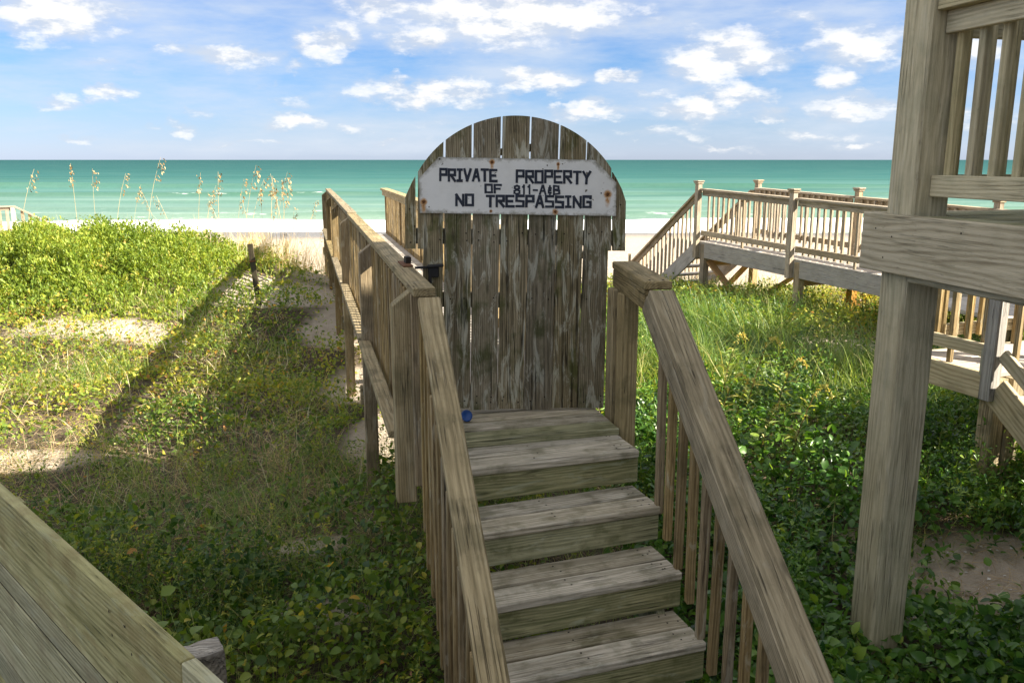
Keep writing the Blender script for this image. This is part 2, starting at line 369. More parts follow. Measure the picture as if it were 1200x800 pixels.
def box_mesh(L, W, T, c, mat, ends=(0, 0)):
    """chamfered board, long axis X; ends = extra cut (shear of each end along z)"""
    key = (round(L, 3), round(W, 3), round(T, 3), round(c, 4), mat.name, ends)
    if key in BOXC: return BOXC[key]
    hx, hy, hz = L / 2, W / 2, T / 2
    v = []; f = []
    idx = {}
    for sx in (-1, 1):
        for sy in (-1, 1):
            for sz in (-1, 1):
                for ax in range(3):
                    p = [sx * hx, sy * hy, sz * hz]
                    for k in range(3):
                        if k != ax: p[k] -= (sx, sy, sz)[k] * c
                    e = ends[0] if sx < 0 else ends[1]
                    p[0] += e * (p[2] / hz) if e else 0
                    idx[(sx, sy, sz, ax)] = len(v); v.append(p)
    S = (-1, 1)
    def q(a, b, c_, d, nrm):
        n_ = (Vector(v[b]) - Vector(v[a])).cross(Vector(v[c_]) - Vector(v[a]))
        f.append((a, b, c_, d) if n_.dot(Vector(nrm)) > 0 else (d, c_, b, a))
    for s in S:
        q(idx[(s, -1, -1, 0)], idx[(s, 1, -1, 0)], idx[(s, 1, 1, 0)], idx[(s, -1, 1, 0)], (s, 0, 0))
        q(idx[(-1, s, -1, 1)], idx[(1, s, -1, 1)], idx[(1, s, 1, 1)], idx[(-1, s, 1, 1)], (0, s, 0))
        q(idx[(-1, -1, s, 2)], idx[(1, -1, s, 2)], idx[(1, 1, s, 2)], idx[(-1, 1, s, 2)], (0, 0, s))
    for a in S:
        for b in S:
            q(idx[(-1, a, b, 1)], idx[(1, a, b, 1)], idx[(1, a, b, 2)], idx[(-1, a, b, 2)], (0, a, b))
            q(idx[(a, -1, b, 0)], idx[(a, 1, b, 0)], idx[(a, 1, b, 2)], idx[(a, -1, b, 2)], (a, 0, b))
            q(idx[(a, b, -1, 0)], idx[(a, b, 1, 0)], idx[(a, b, 1, 1)], idx[(a, b, -1, 1)], (a, b, 0))
    for sx in S:
        for sy in S:
            for sz in S:
                t = [idx[(sx, sy, sz, k)] for k in range(3)]
                n_ = (Vector(v[t[1]]) - Vector(v[t[0]])).cross(Vector(v[t[2]]) - Vector(v[t[0]]))
                f.append(tuple(t) if n_.dot(Vector((sx, sy, sz))) > 0 else tuple(reversed(t)))
    me = mesh_py('board', v, f); me.materials.append(mat)
    BOXC[key] = me
    return me
def board(name, a, b, W, T, mat, parent, up=(0, 0, 1), c=None, jit=0.0, ends=(0, 0)):
    """board from a to b; W across, T along 'up'"""
    a, b, up = Vector(a), Vector(b), Vector(up)
    X = (b - a); L = X.length; X.normalize()
    Y = up.cross(X)
    if Y.length < 1e-4: Y = Vector((0, 1, 0)).cross(X)
    Y.normalize(); Z = X.cross(Y)
    if jit:
        rot = Matrix.Rotation(random.gauss(0, jit), 3, Z) @ Matrix.Rotation(random.gauss(0, jit), 3, Y)
        X, Y, Z = rot @ X, rot @ Y, rot @ Z
    mw = Matrix((X, Y, Z)).transposed().to_4x4(); mw.translation = (a + b) / 2
    if c is None: c = min(.005, W * .1, T * .1)
    return link(name, box_mesh(L, W, T, c, M[mat], ends), None, parent, mw)
def prism(name, poly, depth, O, X, Y, mat, parent):
    """polygon in the plane (O, X, Y) extruded by depth along X x Y (towards the viewer)"""
    X, Y = Vector(X), Vector(Y); Zv = X.cross(Y)
    nn = len(poly)
    # mesh axes: x runs along the plank (Y of the plane) so that the grain follows it
    v = [(p[1], -p[0], 0) for p in poly] + [(p[1], -p[0], depth) for p in poly]
    f = [tuple(range(nn, 2 * nn)), tuple(reversed(range(nn)))]
    for i in range(nn):
        j = (i + 1) % nn
        f.append((i, j, nn + j, nn + i))
    me = mesh_py(name, v, f); me.validate()
    mw = Matrix((Y, -X, Zv)).transposed().to_4x4(); mw.translation = Vector(O)
    import bmesh
    bm = bmesh.new(); bm.from_mesh(me); bmesh.ops.recalc_face_normals(bm, faces=bm.faces); bm.to_mesh(me); bm.free()
    return link(name, me, M[mat], parent, mw)
def discs(name, pts, nrm, r, mat, parent, n=8, h=.003):
    v = []; f = []
    Zv = Vector(nrm).normalized(); Xv = Zv.orthogonal().normalized(); Yv = Zv.cross(Xv)
    for p in pts:
        b0 = len(v); p = Vector(p)
        v.append(p + Zv * h)
        for k in range(n):
            a = 2 * math.pi * k / n
            v.append(p + (Xv * math.cos(a) + Yv * math.sin(a)) * r)
        for k in range(n): f.append((b0, b0 + 1 + k, b0 + 1 + (k + 1) % n))
    o = link(name, mesh_py(name, v, f), M[mat], parent)
    o['kind'] = 'stuff'
    return o

# ------------------------------------------------------------------ terrain
def vnoise(x, y, seed=0):
    xi = np.floor(x).astype(np.int64); yi = np.floor(y).astype(np.int64)
    xf = x - xi; yf = y - yi
    def h(a, b):
        k = (a * 374761393 + b * 668265263 + seed * 1442695041) & 0x7fffffff
        k = ((k ^ (k >> 13)) * 1274126177) & 0x7fffffff
        return ((k ^ (k >> 16)) & 0xffff) / 65535.0
    u = xf * xf * (3 - 2 * xf); v = yf * yf * (3 - 2 * yf)
    return (h(xi, yi) * (1 - u) + h(xi + 1, yi) * u) * (1 - v) + (h(xi, yi + 1) * (1 - u) + h(xi + 1, yi + 1) * u) * v
def fbm2(x, y, s, o=4, seed=0):
    r = 0; a = .5; t = 0
    for k in range(o):
        r = r + a * vnoise(x * s + 17.3 * k, y * s - 9.1 * k, seed + k); t += a; a *= .5; s *= 2.1
    return r / t
def sstep(x, a, b):
    t = np.clip((x - a) / (b - a), 0, 1); return t * t * (3 - 2 * t)
SEA_Z = -4.8
def height(X, Y):
    X = np.asarray(X, float); Y = np.asarray(Y, float)
    z = -2.30 + .30 * (fbm2(X, Y, .55, 4, 3) - .5) + .09 * (fbm2(X, Y, 2.2, 3, 8) - .5)
    z = z - .12 * sstep(X, 1.5, 5) - .16 * np.exp(-((X - 2.1) / .9) ** 2 - ((Y - 4.0) / 1.1) ** 2)
    # foredune crest on the left
    sx = np.where(X > -7.0, 2.9, 11.0)
    z = z + .80 * np.exp(-((X + 7.0) / sx) ** 2) * np.exp(-((Y - 13.6) / np.where(Y < 13.6, 2.5, 2.2)) ** 2)
    z = z + .30 * np.exp(-((X + 4.3) / 1.2) ** 2 - ((Y - 14.0) / 1.6) ** 2)
    z = z + .22 * np.exp(-((X + 2.9) / 1.2) ** 2 - ((Y - 12.6) / 1.4) ** 2)
    # beach
    b = np.interp(Y, [16.0, 19, 23, 27, 32, 45, 54, 61, 68, 90, 200], [0, -.35, -1.05, -1.6, -1.78, -2.15, -2.42, -2.56, -2.8, -4.5, -9])
    rough = 1 - .75 * sstep(Y, 20, 30)
    z = np.where(Y > 16, -2.30 + (z + 2.30) * rough + b, z)
    return z
# bare sand patches: (X, Y, rx, ry)
BARE = [(-5.2, 10.6, 1.0, .36), (-4.2, 10.2, .4, .18), (-3.75, 6.35, .6, .20), (-3.5, 12.6, 1.25, .8), (-2.9, 14.4, 1.3, .9), (-2.2, 11.2, .6, 1.0), (-1.6, 8.9, .45, .7),
        (-1.0, 7.0, .45, .7), (2.95, 4.65, .95, .65), (-1.0, 4.1, .28, .16), (-1.25, 4.9, .25, .14), (4.4, 12.6, .9, .3), (-2.5, 15.2, 1.6, .8), (4.6, 10.6, 1.4, .5), (-4.8, 8.9, .4, .12)]
def vegmask(X, Y):
    n_ = fbm2(X, Y, 1.3, 3, 21)
    v = np.clip(.42 + 1.15 * n_, 0, 1)
    for (bx, by, rx, ry) in BARE:
        d = ((X - bx) / rx) ** 2 + ((Y - by) / ry) ** 2
        v = v * (1 - .95 * np.exp(-d ** 2 * .9))
    v = v * (1 - sstep(Y, 15.4 + 1.5 * (n_ - .5), 17.2 + 2 * (n_ - .5)))
    return v
def axis(segs):
    out = []
    for (a, b, st) in segs:
        out += list(np.arange(a, b, st))
    out.append(segs[-1][1])
    return np.array(out)
gx = axis([(-700, -100, 50), (-100, -30, 5), (-30, -11, .8), (-11, 8, .11), (8, 30, .8), (30, 100, 5), (100, 700, 50)])
gy = axis([(-40, -4, 2), (-4, 1, .4), (1, 18, .11), (18, 34, .4), (34, 80, 1.0), (80, 200, 10)])
def grid_mesh(name, gx, gy, zf):
    XX, YY = np.meshgrid(gx, gy); ZZ = zf(XX, YY)
    nx, ny = len(gx), len(gy)
    co = np.stack([XX, YY, ZZ], -1).reshape(-1, 3)
    i = np.arange(nx * ny).reshape(ny, nx)
    q_ = np.stack([i[:-1, :-1], i[:-1, 1:], i[1:, 1:], i[1:, :-1]], -1).reshape(-1, 4)
    me = bpy.data.meshes.new(name)
    me.vertices.add(len(co)); me.vertices.foreach_set('co', co.ravel())
    me.loops.add(q_.size); me.loops.foreach_set('vertex_index', q_.ravel().astype(np.int32))
    me.polygons.add(len(q_)); me.polygons.foreach_set('loop_start', np.arange(0, q_.size, 4, dtype=np.int32))
    me.polygons.foreach_set('use_smooth', np.ones(len(q_), bool))
    me.update(calc_edges=True); me.validate()
    return me, XX, YY
def attr(me, name, vals):
    a = me.attributes.new(name, 'FLOAT', 'POINT'); a.data.foreach_set('value', np.asarray(vals, np.float32).ravel())
me, XX, YY = grid_mesh('dune_ground', gx, gy, height)
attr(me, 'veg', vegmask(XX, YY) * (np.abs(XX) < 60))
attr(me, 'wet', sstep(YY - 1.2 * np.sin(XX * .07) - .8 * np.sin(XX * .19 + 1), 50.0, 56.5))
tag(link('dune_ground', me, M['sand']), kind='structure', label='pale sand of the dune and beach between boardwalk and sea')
# sea with swells and breakers running along the shore
gxs = axis([(-9000, -1000, 800), (-1000, -160, 40), (-160, 160, 2.0), (160, 1000, 40), (1000, 9000, 800)])
gys = axis([(56, 80, .35), (80, 175, .8), (175, 400, 6), (400, 1500, 60), (1500, 14000, 800)])
def ridge(Y, c, w_, sharp=1.8):
    t = (Y - c) / w_
    return np.where(t < 0, np.exp(-(t * sharp) ** 2), np.exp(-t ** 2))
BR = [(150, 3.2, .75, 47), (118, 2.6, .42, 91), (97, 2.2, .35, 33), (84, 1.8, .28, 58), (74, 1.5, .32, 12)]
def shore(X): return 3.2 * (fbm2(X, X * 0, .035, 3, 5) - .5) * 2 + 1.2 * np.sin(X * .05 + .7)
def sea_z(X, Y):
    z = np.full_like(X, SEA_Z)
    for (c, w_, a, s) in BR:
        cc = c + c * .04 * (fbm2(X, Y * 0, .02, 3, s) - .5) * 2
        z = z + a * ridge(Y, cc, w_) * (.35 + 1.2 * fbm2(X, Y * 0, .025, 2, s + 7)) * sstep(np.abs(X), 900, 200)
    z = z + .05 * (fbm2(X, Y, .25, 3, 40) - .5) * (Y < 400)
    z = z - .12 * (1 - sstep(Y, 56.2, 58.6))
    return z
def foam(X, Y):
    s = shore(X)
    f = sstep(Y, 57.5 + s * .5, 58.5 + s * .5) * (1 - sstep(Y, 69 + 1.5 * s, 75 + 1.5 * s))
    f = f * 1.15
    f = np.maximum(f, (.30 * np.exp(-((Y - 76) / 9.0) ** 2) + .10 * np.exp(-((Y - 100) / 22.0) ** 2)))
    for (c, w_, a, sd) in BR:
        cc = c + c * .04 * (fbm2(X, Y * 0, .02, 3, sd) - .5) * 2
        on = np.clip((fbm2(X, Y * 0, .045, 3, sd + 2) - (.60 if c > 140 else .66 if c > 110 else .58)) * 6, 0, 1)
        on = on * (sstep(X, 20, 40) if c > 140 else .55 if c > 80 else 1.0)
        f = np.maximum(f, np.exp(-((Y - cc + w_ * .3) / (w_ * .40)) ** 2) * on * .62)
    return f
me, XX, YY = grid_mesh('sea', gxs, gys, sea_z)
attr(me, 'foam', foam(XX, YY))
fc = 0
for (c, w_, a, s_) in BR + [(128, 2.2, .4, 71), (178, 4, .5, 29), (215, 5, .5, 83)]:
    cc = c + c * .04 * (fbm2(XX, YY * 0, .02, 3, s_) - .5) * 2
    fc = np.maximum(fc, np.exp(-((YY - cc + w_ * .2) / (w_ * .8)) ** 2) * np.clip(.1 + 1.5 * (fbm2(XX, YY * 0, .02, 2, s_ + 7) - .25), 0, 1) * (1 if c in (150, 118, 97) else .6))
attr(me, 'face_shade', fc)
tag(link('sea', me, M['sea']), kind='structure', label='teal sea with small breakers rolling on to the beach')

# ------------------------------------------------------------------ boardwalk and stairs
ZD = -1.33                                    # deck level of our boardwalk
HW = R(13.7)
W0 = Vector((-.366, 3.52, 0)); WU = Vector((-math.sin(HW), math.cos(HW), 0)); WV = Vector((math.cos(HW), math.sin(HW), 0))
WL = 12.45
def wp(u, v, z): return W0 + WU * u + WV * v + Vector((0, 0, z))
def gz(p): return float(height(np.array([p.x]), np.array([p.y]))[0])
bw = thing('boardwalk', wp(6, .5, -2.3), 'weathered wooden boardwalk with tall baluster railings running behind the arched gate towards the beach', 'boardwalk')
ZR = -.52
# deck boards
EDGE = R(17.0)
nb = int((WL - .36) / .146)
for i in range(nb):
    u = .44 + i * .146
    sk = math.tan(EDGE - HW) * max(0, 1 - u / 3.0)
    board('deck_board', wp(u - .055 * sk * 10 * .1 - sk * .5 * .5, -.03, ZD - .019), wp(u + sk * .25, 1.03, ZD - .019), .133, .038, 'riser' if i == 0 else 'tread' if u < 1.6 else 'deckpale', bw, jit=.002)
for v in (.02, .5, .98):
    board('joist', wp(.5, v, ZD - .135), wp(WL, v, ZD - .135), .038, .19, 'bal', bw)
# railings
POST_U = [.2, 2.35, 5.15, 7.6, 10.0, 12.35]
for side, vs in ((0, -1), (1, 1)):
    base = 0.0 if side == 0 else 1.0
    cuts = [-.02, 5.2, WL] if side == 0 else [1.06, 5.2, WL]
    for a_, b_ in zip(cuts[:-1], cuts[1:]):
        dzz = .012 if a_ > 1 else 0
        board('handrail', wp(a_ + .003, base, ZR - .019 + dzz), wp(b_ - .003, base, ZR - .019 + dzz), .14 if side else .094, .038, 'rail', bw, c=.004)
        board('sub_rail', wp(a_ + .003, base - vs * .02, ZR - .084 + dzz), wp(b_ - .003, base - vs * .02, ZR - .084 + dzz), .038, .088, 'rail', bw)
    for k, u in enumerate(POST_U):
        if side == 1 and k == 0: continue
        p = wp(u, base + vs * .075, 0)
        zb = -1.53 if (k == 0) else gz(p) - .25
        board('post', p + Vector((0, 0, zb)), p + Vector((0, 0, ZR - .065)), .089, .089, 'bal' if k else 'rail', bw, up=WV * vs, ends=(0, -.035))
        if k and side == 0:
            board('cross_beam', wp(u + .07, -.14, ZD - .30), wp(u + .07, 1.14, ZD - .30), .038, .14, 'rail', bw)
    for a_, b_ in list(zip(POST_U[:-1], POST_U[1:]))[side:]:
        board('bottom_rail', wp(a_ + .05, base + vs * .105, ZD + .10), wp(b_ - .05, base + vs * .105, ZD + .10), .075, .036, 'rail', bw)
    u = .12 if side == 0 else 1.10
    while u < WL:
        if min(abs(u - q_) for q_ in POST_U) > .06:
            p = wp(u + random.gauss(0, .006), base + vs * .025, 0)
            board('baluster', p + Vector((0, 0, ZD - .12 + random.gauss(0, .008))), p + Vector((0, 0, ZR - .045)), .036, .036, 'bal', bw, up=WV * vs, jit=.005)
        u += .118
# short landing rail and jamb posts beside the gate on the right
RC = Vector((.640, 3.70, 0)); RG = Vector((.588, 4.46, 0)); RGd = (RG - RC).normalized(); RGn = Vector((-RGd.y, RGd.x, 0))
VZ = Vector((0, 0, 1))
board('handrail', RC + VZ * (ZR - .019), RG + VZ * (ZR - .019), .128, .038, 'rail', bw, c=.006)
board('sub_rail', RC + RGn * .036 + RGd * .02 + VZ * (ZR - .086), RG + RGn * .036 + VZ * (ZR - .086), .045, .092, 'rail', bw, c=.005)
for p_, z0 in ((Vector((.548, 4.375, 0)), -1.50), (Vector((.580, 4.21, 0)), -1.56)):
    p = p_.copy()
    board('jamb_post', p + Vector((0, 0, z0)), p + Vector((0, 0, ZR - .13)), .085, .085, 'rail', bw, up=WV)
discs('bolt_head', [wp(POST_U[2], -.122, ZD - .27), wp(POST_U[1], -.122, ZD - .27)], -WV, .018, 'galv', bw)
discs('nail_heads', [RC + RGd * .04 + RGn * .03 + VZ * (ZR + .001), RC + RGd * .04 - RGn * .03 + VZ * (ZR + .001), wp(.03, -.04, ZR + .001)], (0, 0, 1), .007, 'nail', bw)

st = thing('wooden_staircase', (.35, 2.9, -2.3), 'weathered grey wooden stairs with sloping handrails climbing to the arched gate', 'staircase')
RISE = .183; ZL = ZD - .035
RPX = [((750, 527), (553, 549)), ((775, 593), (567, 624)), ((801, 670), (585, 709)), ((829, 753), (607, 798))]
TR = []
for i, (a_, b_) in enumerate(RPX):
    z = ZL - RISE * i
    ra, rb = atz(*a_, z), atz(*b_, z)
    ed = (rb - ra).normalized()
    TR.append((ra, ed, z))
ra, ed, z = TR[-1]
stepv = (TR[3][0] - TR[0][0]) / 3
for k in (1, 2):
    TR.append((ra + stepv * k, ed, ZL - RISE * (3 + k)))
SWID = 1.0
nails = []
for i, (ra, ed, z) in enumerate(TR):
    if z < -2.28: break
    bk = Vector((0, 0, 1)).cross(ed); bk = -bk if bk.y < 0 else bk
    le = ra + ed * SWID
    dn = Vector((0, 0, -1))
    nb_ = 2; bwid = .145 if i else .195
    for k in range(nb_):
        o_ = bk * (bwid / 2 - .003 + bwid * k) + dn * (.019 + random.uniform(0, .004))
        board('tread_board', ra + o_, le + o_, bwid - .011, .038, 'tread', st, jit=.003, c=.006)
        for e_ in (.05, .08, SWID * .5, SWID - .06):
            for s_ in (.045, .10):
                nails.append(ra + ed * (e_ + random.gauss(0, .01)) + bk * (s_ + bwid * k + random.gauss(0, .008)) + Vector((0, 0, .0005)))
    o_ = bk * .030 + dn * (.040 + (RISE - .052) / 2)
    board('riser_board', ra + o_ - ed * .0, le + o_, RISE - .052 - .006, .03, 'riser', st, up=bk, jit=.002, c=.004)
discs('nail_heads', nails, (0, 0, 1), .005, 'nail', st, 6, .001)
# stringers and sloping rails
SD = Vector((stepv.x, stepv.y, 0)).normalized(); SLOPE = RISE * 3 / Vector((TR[3][0] - TR[0][0]).xy).length
def sp_(p0, s, z):
    q_ = SDR if p0.x > .2 else SD
    return Vector((p0.x + q_.x * s, p0.y + q_.y * s, z - SLOPE * s))
SDR = Matrix.Rotation(R(-2.2), 3, 'Z') @ SD
SUP = Vector((SD.x * SLOPE, SD.y * SLOPE, 1)).normalized()
PV = Vector((-SD.y, SD.x, 0))                    # to the right when walking up
if PV.x < 0: PV = -PV
SL = 1.62
LC = wp(-.02, .012, 0)
for side, C, vs in ((0, LC, -1), (1, RC, 1)):
    g0, g1 = .03, SL
    board('handrail', sp_(C, g0, ZR - .024), sp_(C, g1, ZR - .024), .116 if side else .092, .040, 'rail', st, up=SUP, c=.006)
    iv = C - PV * vs * .018
    board('sub_rail', sp_(iv, g0 - .035, ZR - .098), sp_(iv, g1, ZR - .098), .090 if side else .040, .092, 'rail', st, up=SUP, c=.005)
    sv = C - PV * vs * .06
    board('stringer', sp_(sv, .12, ZD - .50), sp_(sv, SL - .42, ZD - .50), .038, .24, 'riser', st, up=SUP)
    s = .02 if side else .06
    while s < SL - .04:
        p = C + PV * vs * (.03 if side else .029)
        top = sp_(p, s, ZR - .062); bot = sp_(p, s, ZD - .22 + random.gauss(0, .012))
        board('baluster', bot, top, .034, .034, 'bal', st, up=PV, jit=.006)
        s += .132 if side else .118
    p = C + PV * vs * .02
    for s in (SL - .02,):
        pb = sp_(p, s, ZR - .06)
        board('newel_post', Vector((pb.x, pb.y, gz(pb) - .2)), pb, .089, .089, 'rail', st, up=PV)
    discs('nail_heads', [sp_(C + PV * d_, s_, ZR - .003 + .0005) for d_, s_ in ((.03, .06), (-.035, .07), (.02, .33), (-.03, .75), (.03, 1.1), (-.02, .42), (.0, .9))], SUP, .006, 'nail', st, 6, .001)

# ------------------------------------------------------------------ gate
GO = atz(625, 478, ZD + .02); GYAW = R(7.0)
GX = Vector((math.cos(GYAW), math.sin(GYAW), 0)); GZ = Vector((0, 0, 1)); GN = GX.cross(GZ)   # towards camera
def gl_(px, py, off=0.0):
    r = ray(px, py); t = (GO + GN * off).dot(GN) / r.dot(GN)
    p = r * t - GO
    return (p.dot(GX), p.z)
gate = thing('gate', GO - Vector((0, 0, .02)), 'arched plank gate streaked with lichen closing off the top of the stairs', 'gate')
def arc(x): return 268 - math.sqrt(max(0, 132.5 ** 2 - (x - 604.3) ** 2))
XA = [521, 554, 588, 622, 656, 688]; XB = [518.5, 551.2, 582.9, 613.9, 646.4, 677.1]
def gapx(k, y): return XA[k] + (XB[k] - XA[k]) * (y - 167) / (462 - 167)
def gw(y): return 1.3 - .85 * (y - 150) / 320
BOT = [479, 478, 480, 479, 480, 478, 478]
def plank(poly, off=0.0, dep=.022):
    return prism('plank', [gl_(*p) for p in poly], dep, GO + GN * (off - dep), GX, GZ, 'gate', gate)
def arcpts(x0, x1, n_=7):
    return [(x0 + (x1 - x0) * k / n_, arc(x0 + (x1 - x0) * k / n_)) for k in range(n_ + 1)]
for k in range(7):
    yb = BOT[k]
    wob = random.uniform(-.4, .4)
    if k == 0:
        ax = gapx(0, 167) - gw(167)
        poly = [(493.5, yb), (496, 292), (489.6, 291.5)] + arcpts(489.8, ax) + [(gapx(0, 300) - gw(300), 300), (gapx(0, yb) - gw(yb), yb)]
    elif k == 6:
        a0 = gapx(5, 167) + gw(167)
        poly = [(gapx(5, yb) + gw(yb), yb)] + arcpts(a0, 716.4) + [(716.3, 294), (712.6, 294), (707.0, yb)]
    else:
        a0 = gapx(k - 1, 150) + gw(150); a1 = gapx(k, 150) - gw(150)
        poly = [(gapx(k - 1, yb) + gw(yb), yb), (gapx(k - 1, 310) + gw(310) + wob * .3, 310)] + arcpts(a0, a1) + [(gapx(k, 310) - gw(310) + wob * .3, 310), (gapx(k, yb) - gw(yb), yb)]
    plank(poly, random.uniform(-.002, .003))
plank([(474.6, 291.5), (474.6, 232)] + [(478, 224), (483, 213), (486.8, 206.5)] + [(487.4, 291.5)])
plank([(718.2, 294), (718.2, 202), (723, 210), (729, 222), (733.5, 236), (732.6, 294)])
for (y0, y1, xa, xb) in ((210, 228, 492, 715), (268, 286, 479, 729), (343, 360, 497, 711), (452, 470, 496, 708)):
    prism('batten', [gl_(xa, y1), gl_(xa, y0), gl_(xb, y0 + 3), gl_(xb, y1 + 3)], .036, GO + GN * (-.022 - .004 - .036), GX, GZ, 'gate', gate)
prism('batten', [gl_(575, 184), gl_(575, 176), gl_(645, 165), gl_(645, 175)], .036, GO + GN * (-.022 - .004 - .036), GX, GZ, 'gate', gate)
npts = []
for y in (274, 282, 350, 464, 470):
    for k in range(7):
        xl = (XA[k - 1] if k else 498); xr = XA[k] if k < 6 else 712
        xl = gapx(k - 1, y) if k else 499; xr = gapx(k, y) if k < 6 else 711
        for fx in (.22, .78):
            if random.random() < .45: continue
            lx, lz = gl_(xl + (xr - xl) * fx + random.gauss(0, .8), y + random.gauss(0, 1.2))
            npts.append(GO + GX * lx + GZ * lz + GN * .0035)
for (x, y) in ((480, 245), (481, 284), (486, 265), (727, 240), (722, 242), (726, 288)):
    lx, lz = gl_(x, y); npts.append(GO + GX * lx + GZ * lz + GN * .003)
discs('nail_heads', npts, GN, .0042, 'nail', gate, 7, .001)
# latch: black spring latch with a bar reaching over the boardwalk rail
def gp(px, py, off):
    lx, lz = gl_(px, py); return GO + GX * lx + GZ * lz + GN * off
la = thing('gate_latch', gp(508, 322, .004), 'black iron latch bolted to the gate beside the left handrail', 'latch')
board('body', gp(503, 317, .020), gp(514, 317, .020), .036, .062, 'black', la, up=GZ)
board('lever', gp(500, 311, .045), gp(519.5, 309.5, .045), .026, .016, 'black', la, up=GZ, c=.005)
board('arm', gp(503, 312, .03), gp(504, 331, .03), .016, .022, 'black', la, up=GN)
board('bolt', gp(486, 313.5, .014), gp(505, 312.5, .014), .012, .012, 'black', la, up=GZ)
board('strike', wp(.92, .016, ZR + .004), wp(.70, .02, ZR + .004), .05, .006, 'rust', la)
board('strike_lip', wp(.86, .03, ZR + .022), wp(.80, .034, ZR + .022), .028, .034, 'nail', la)

# sign
SO = GO + GN * .0045
sg = thing('warning_sign', SO + GZ * 1.0, 'white painted board with clipped upper corners lettered PRIVATE PROPERTY NO TRESPASSING on the gate', 'sign')
SPX = [(491.7, 249.4), (491, 209), (514, 184), (697, 187.6), (721.7, 214), (721.3, 253)]
spoly = [gl_(*p_, .0045) for p_ in SPX]
# panel meshed as a fine fan so that an 'edge' value can follow the border
def poly_dist(x, y):
    best = 9
    for i in range(len(spoly)):
        ax, ay = spoly[i]; bx_, by_ = spoly[(i + 1) % len(spoly)]
        dx_, dy_ = bx_ - ax, by_ - ay
        t = max(0, min(1, ((x - ax) * dx_ + (y - ay) * dy_) / (dx_ ** 2 + dy_ ** 2)))
        best = min(best, math.hypot(x - ax - t * dx_, y - ay - t * dy_))
    return best
cxs = sum(p_[0] for p_ in spoly) / 6; cys = sum(p_[1] for p_ in spoly) / 6
v = []; f = []; ev = []
rings_ = [1.0, .985, .95, .9, .8, .6, .3]
pts = []
for i in range(6):
    a_, b_ = spoly[i], spoly[(i + 1) % 6]
    nseg = max(2, int(math.hypot(b_[0] - a_[0], b_[1] - a_[1]) / .05))
    for k in range(nseg): pts.append((a_[0] + (b_[0] - a_[0]) * k / nseg, a_[1] + (b_[1] - a_[1]) * k / nseg))
np_ = len(pts); TH = .012
for (x, y) in pts: v.append((x, y, 0)); ev.append(1)
for s_ in rings_:
    for (x, y) in pts:
        X_, Y_ = cxs + (x - cxs) * s_, cys + (y - cys) * s_
        v.append((X_, Y_, TH)); ev.append(math.exp(-poly_dist(X_, Y_) / .05))
v.append((cxs, cys, TH)); ev.append(0)
for r_ in range(len(rings_)):
    for k in range(np_):
        f.append((r_ * np_ + k, (r_ + 1) * np_ + k, (r_ + 1) * np_ + (k + 1) % np_, r_ * np_ + (k + 1) % np_))
for k in range(np_): f.append((len(rings_) * np_ + k, len(v) - 1, len(rings_) * np_ + (k + 1) % np_))
f.append(tuple(range(np_)))
me = mesh_py('panel', v, f)
attr(me, 'edge', ev)
import bmesh
bm = bmesh.new(); bm.from_mesh(me); bmesh.ops.recalc_face_normals(bm, faces=bm.faces); bm.to_mesh(me); bm.free()
smw = Matrix((GX, GZ, GN)).transposed().to_4x4(); smw.translation = SO
panel = link('panel', me, M['sign'], sg, smw)
# hand-painted stroke lettering on a 0..1 cell
GL = {'P': [[(0, 0), (0, 1), (1, 1), (1, .5), (0, .5)]], 'R': [[(0, 0), (0, 1), (1, 1), (1, .52), (0, .52)], [(.35, .5), (1, 0)]],
      'I': [[(.5, 0), (.5, 1)], [(.05, 1), (.95, 1)], [(.05, 0), (.95, 0)]], 'V': [[(0, 1), (.45, 0), (1, 1)]],
      'A': [[(0, 0), (.45, 1), (.6, 1), (1, 0)], [(.2, .36), (.85, .36)]], 'T': [[(0, 1), (1, 1)], [(.5, 1), (.5, 0)]],
      'E': [[(1, 1), (0, 1), (0, 0), (1, 0)], [(0, .5), (.8, .5)]], 'O': [[(0, 0), (0, 1), (1, 1), (1, 0), (0, 0)]],
      'F': [[(0, 0), (0, 1), (1, 1)], [(0, .5), (.8, .5)]], 'Y': [[(0, 1), (.5, .5), (1, 1)], [(.5, .5), (.45, 0)]],
      'N': [[(0, 0), (0, 1), (1, 0), (1, 1)]], 'S': [[(1, 1), (0, 1), (0, .52), (1, .48), (1, 0), (0, 0)]],
      'G': [[(1, .85), (1, 1), (0, 1), (0, 0), (1, 0), (1, .48), (.55, .48)]],
      '8': [[(.5, .54), (.12, .68), (.12, .9), (.5, 1), (.88, .9), (.88, .68), (.5, .54), (.05, .36), (.05, .12), (.5, 0), (.95, .12), (.95, .36), (.5, .54)]],
      '1': [[(.2, .8), (.55, 1), (.55, 0)]], '-': [[(.05, .45), (.95, .45)]], 'B': [[(0, 0), (0, 1), (.8, .95), (.85, .6), (.05, .53), (.95, .42), (.95, .08), (0, 0)]],
      '&': [[(.85, .72), (.3, .72), (.3, .48), (.75, .46), (.2, .42), (.2, .16), (.85, .16)], [(.55, .98), (.55, .94)], [(.55, -.06), (.55, -.10)]]}
def zpx(zx, zy): return (440 + zx / 3.479, 110 + zy / 3.478)
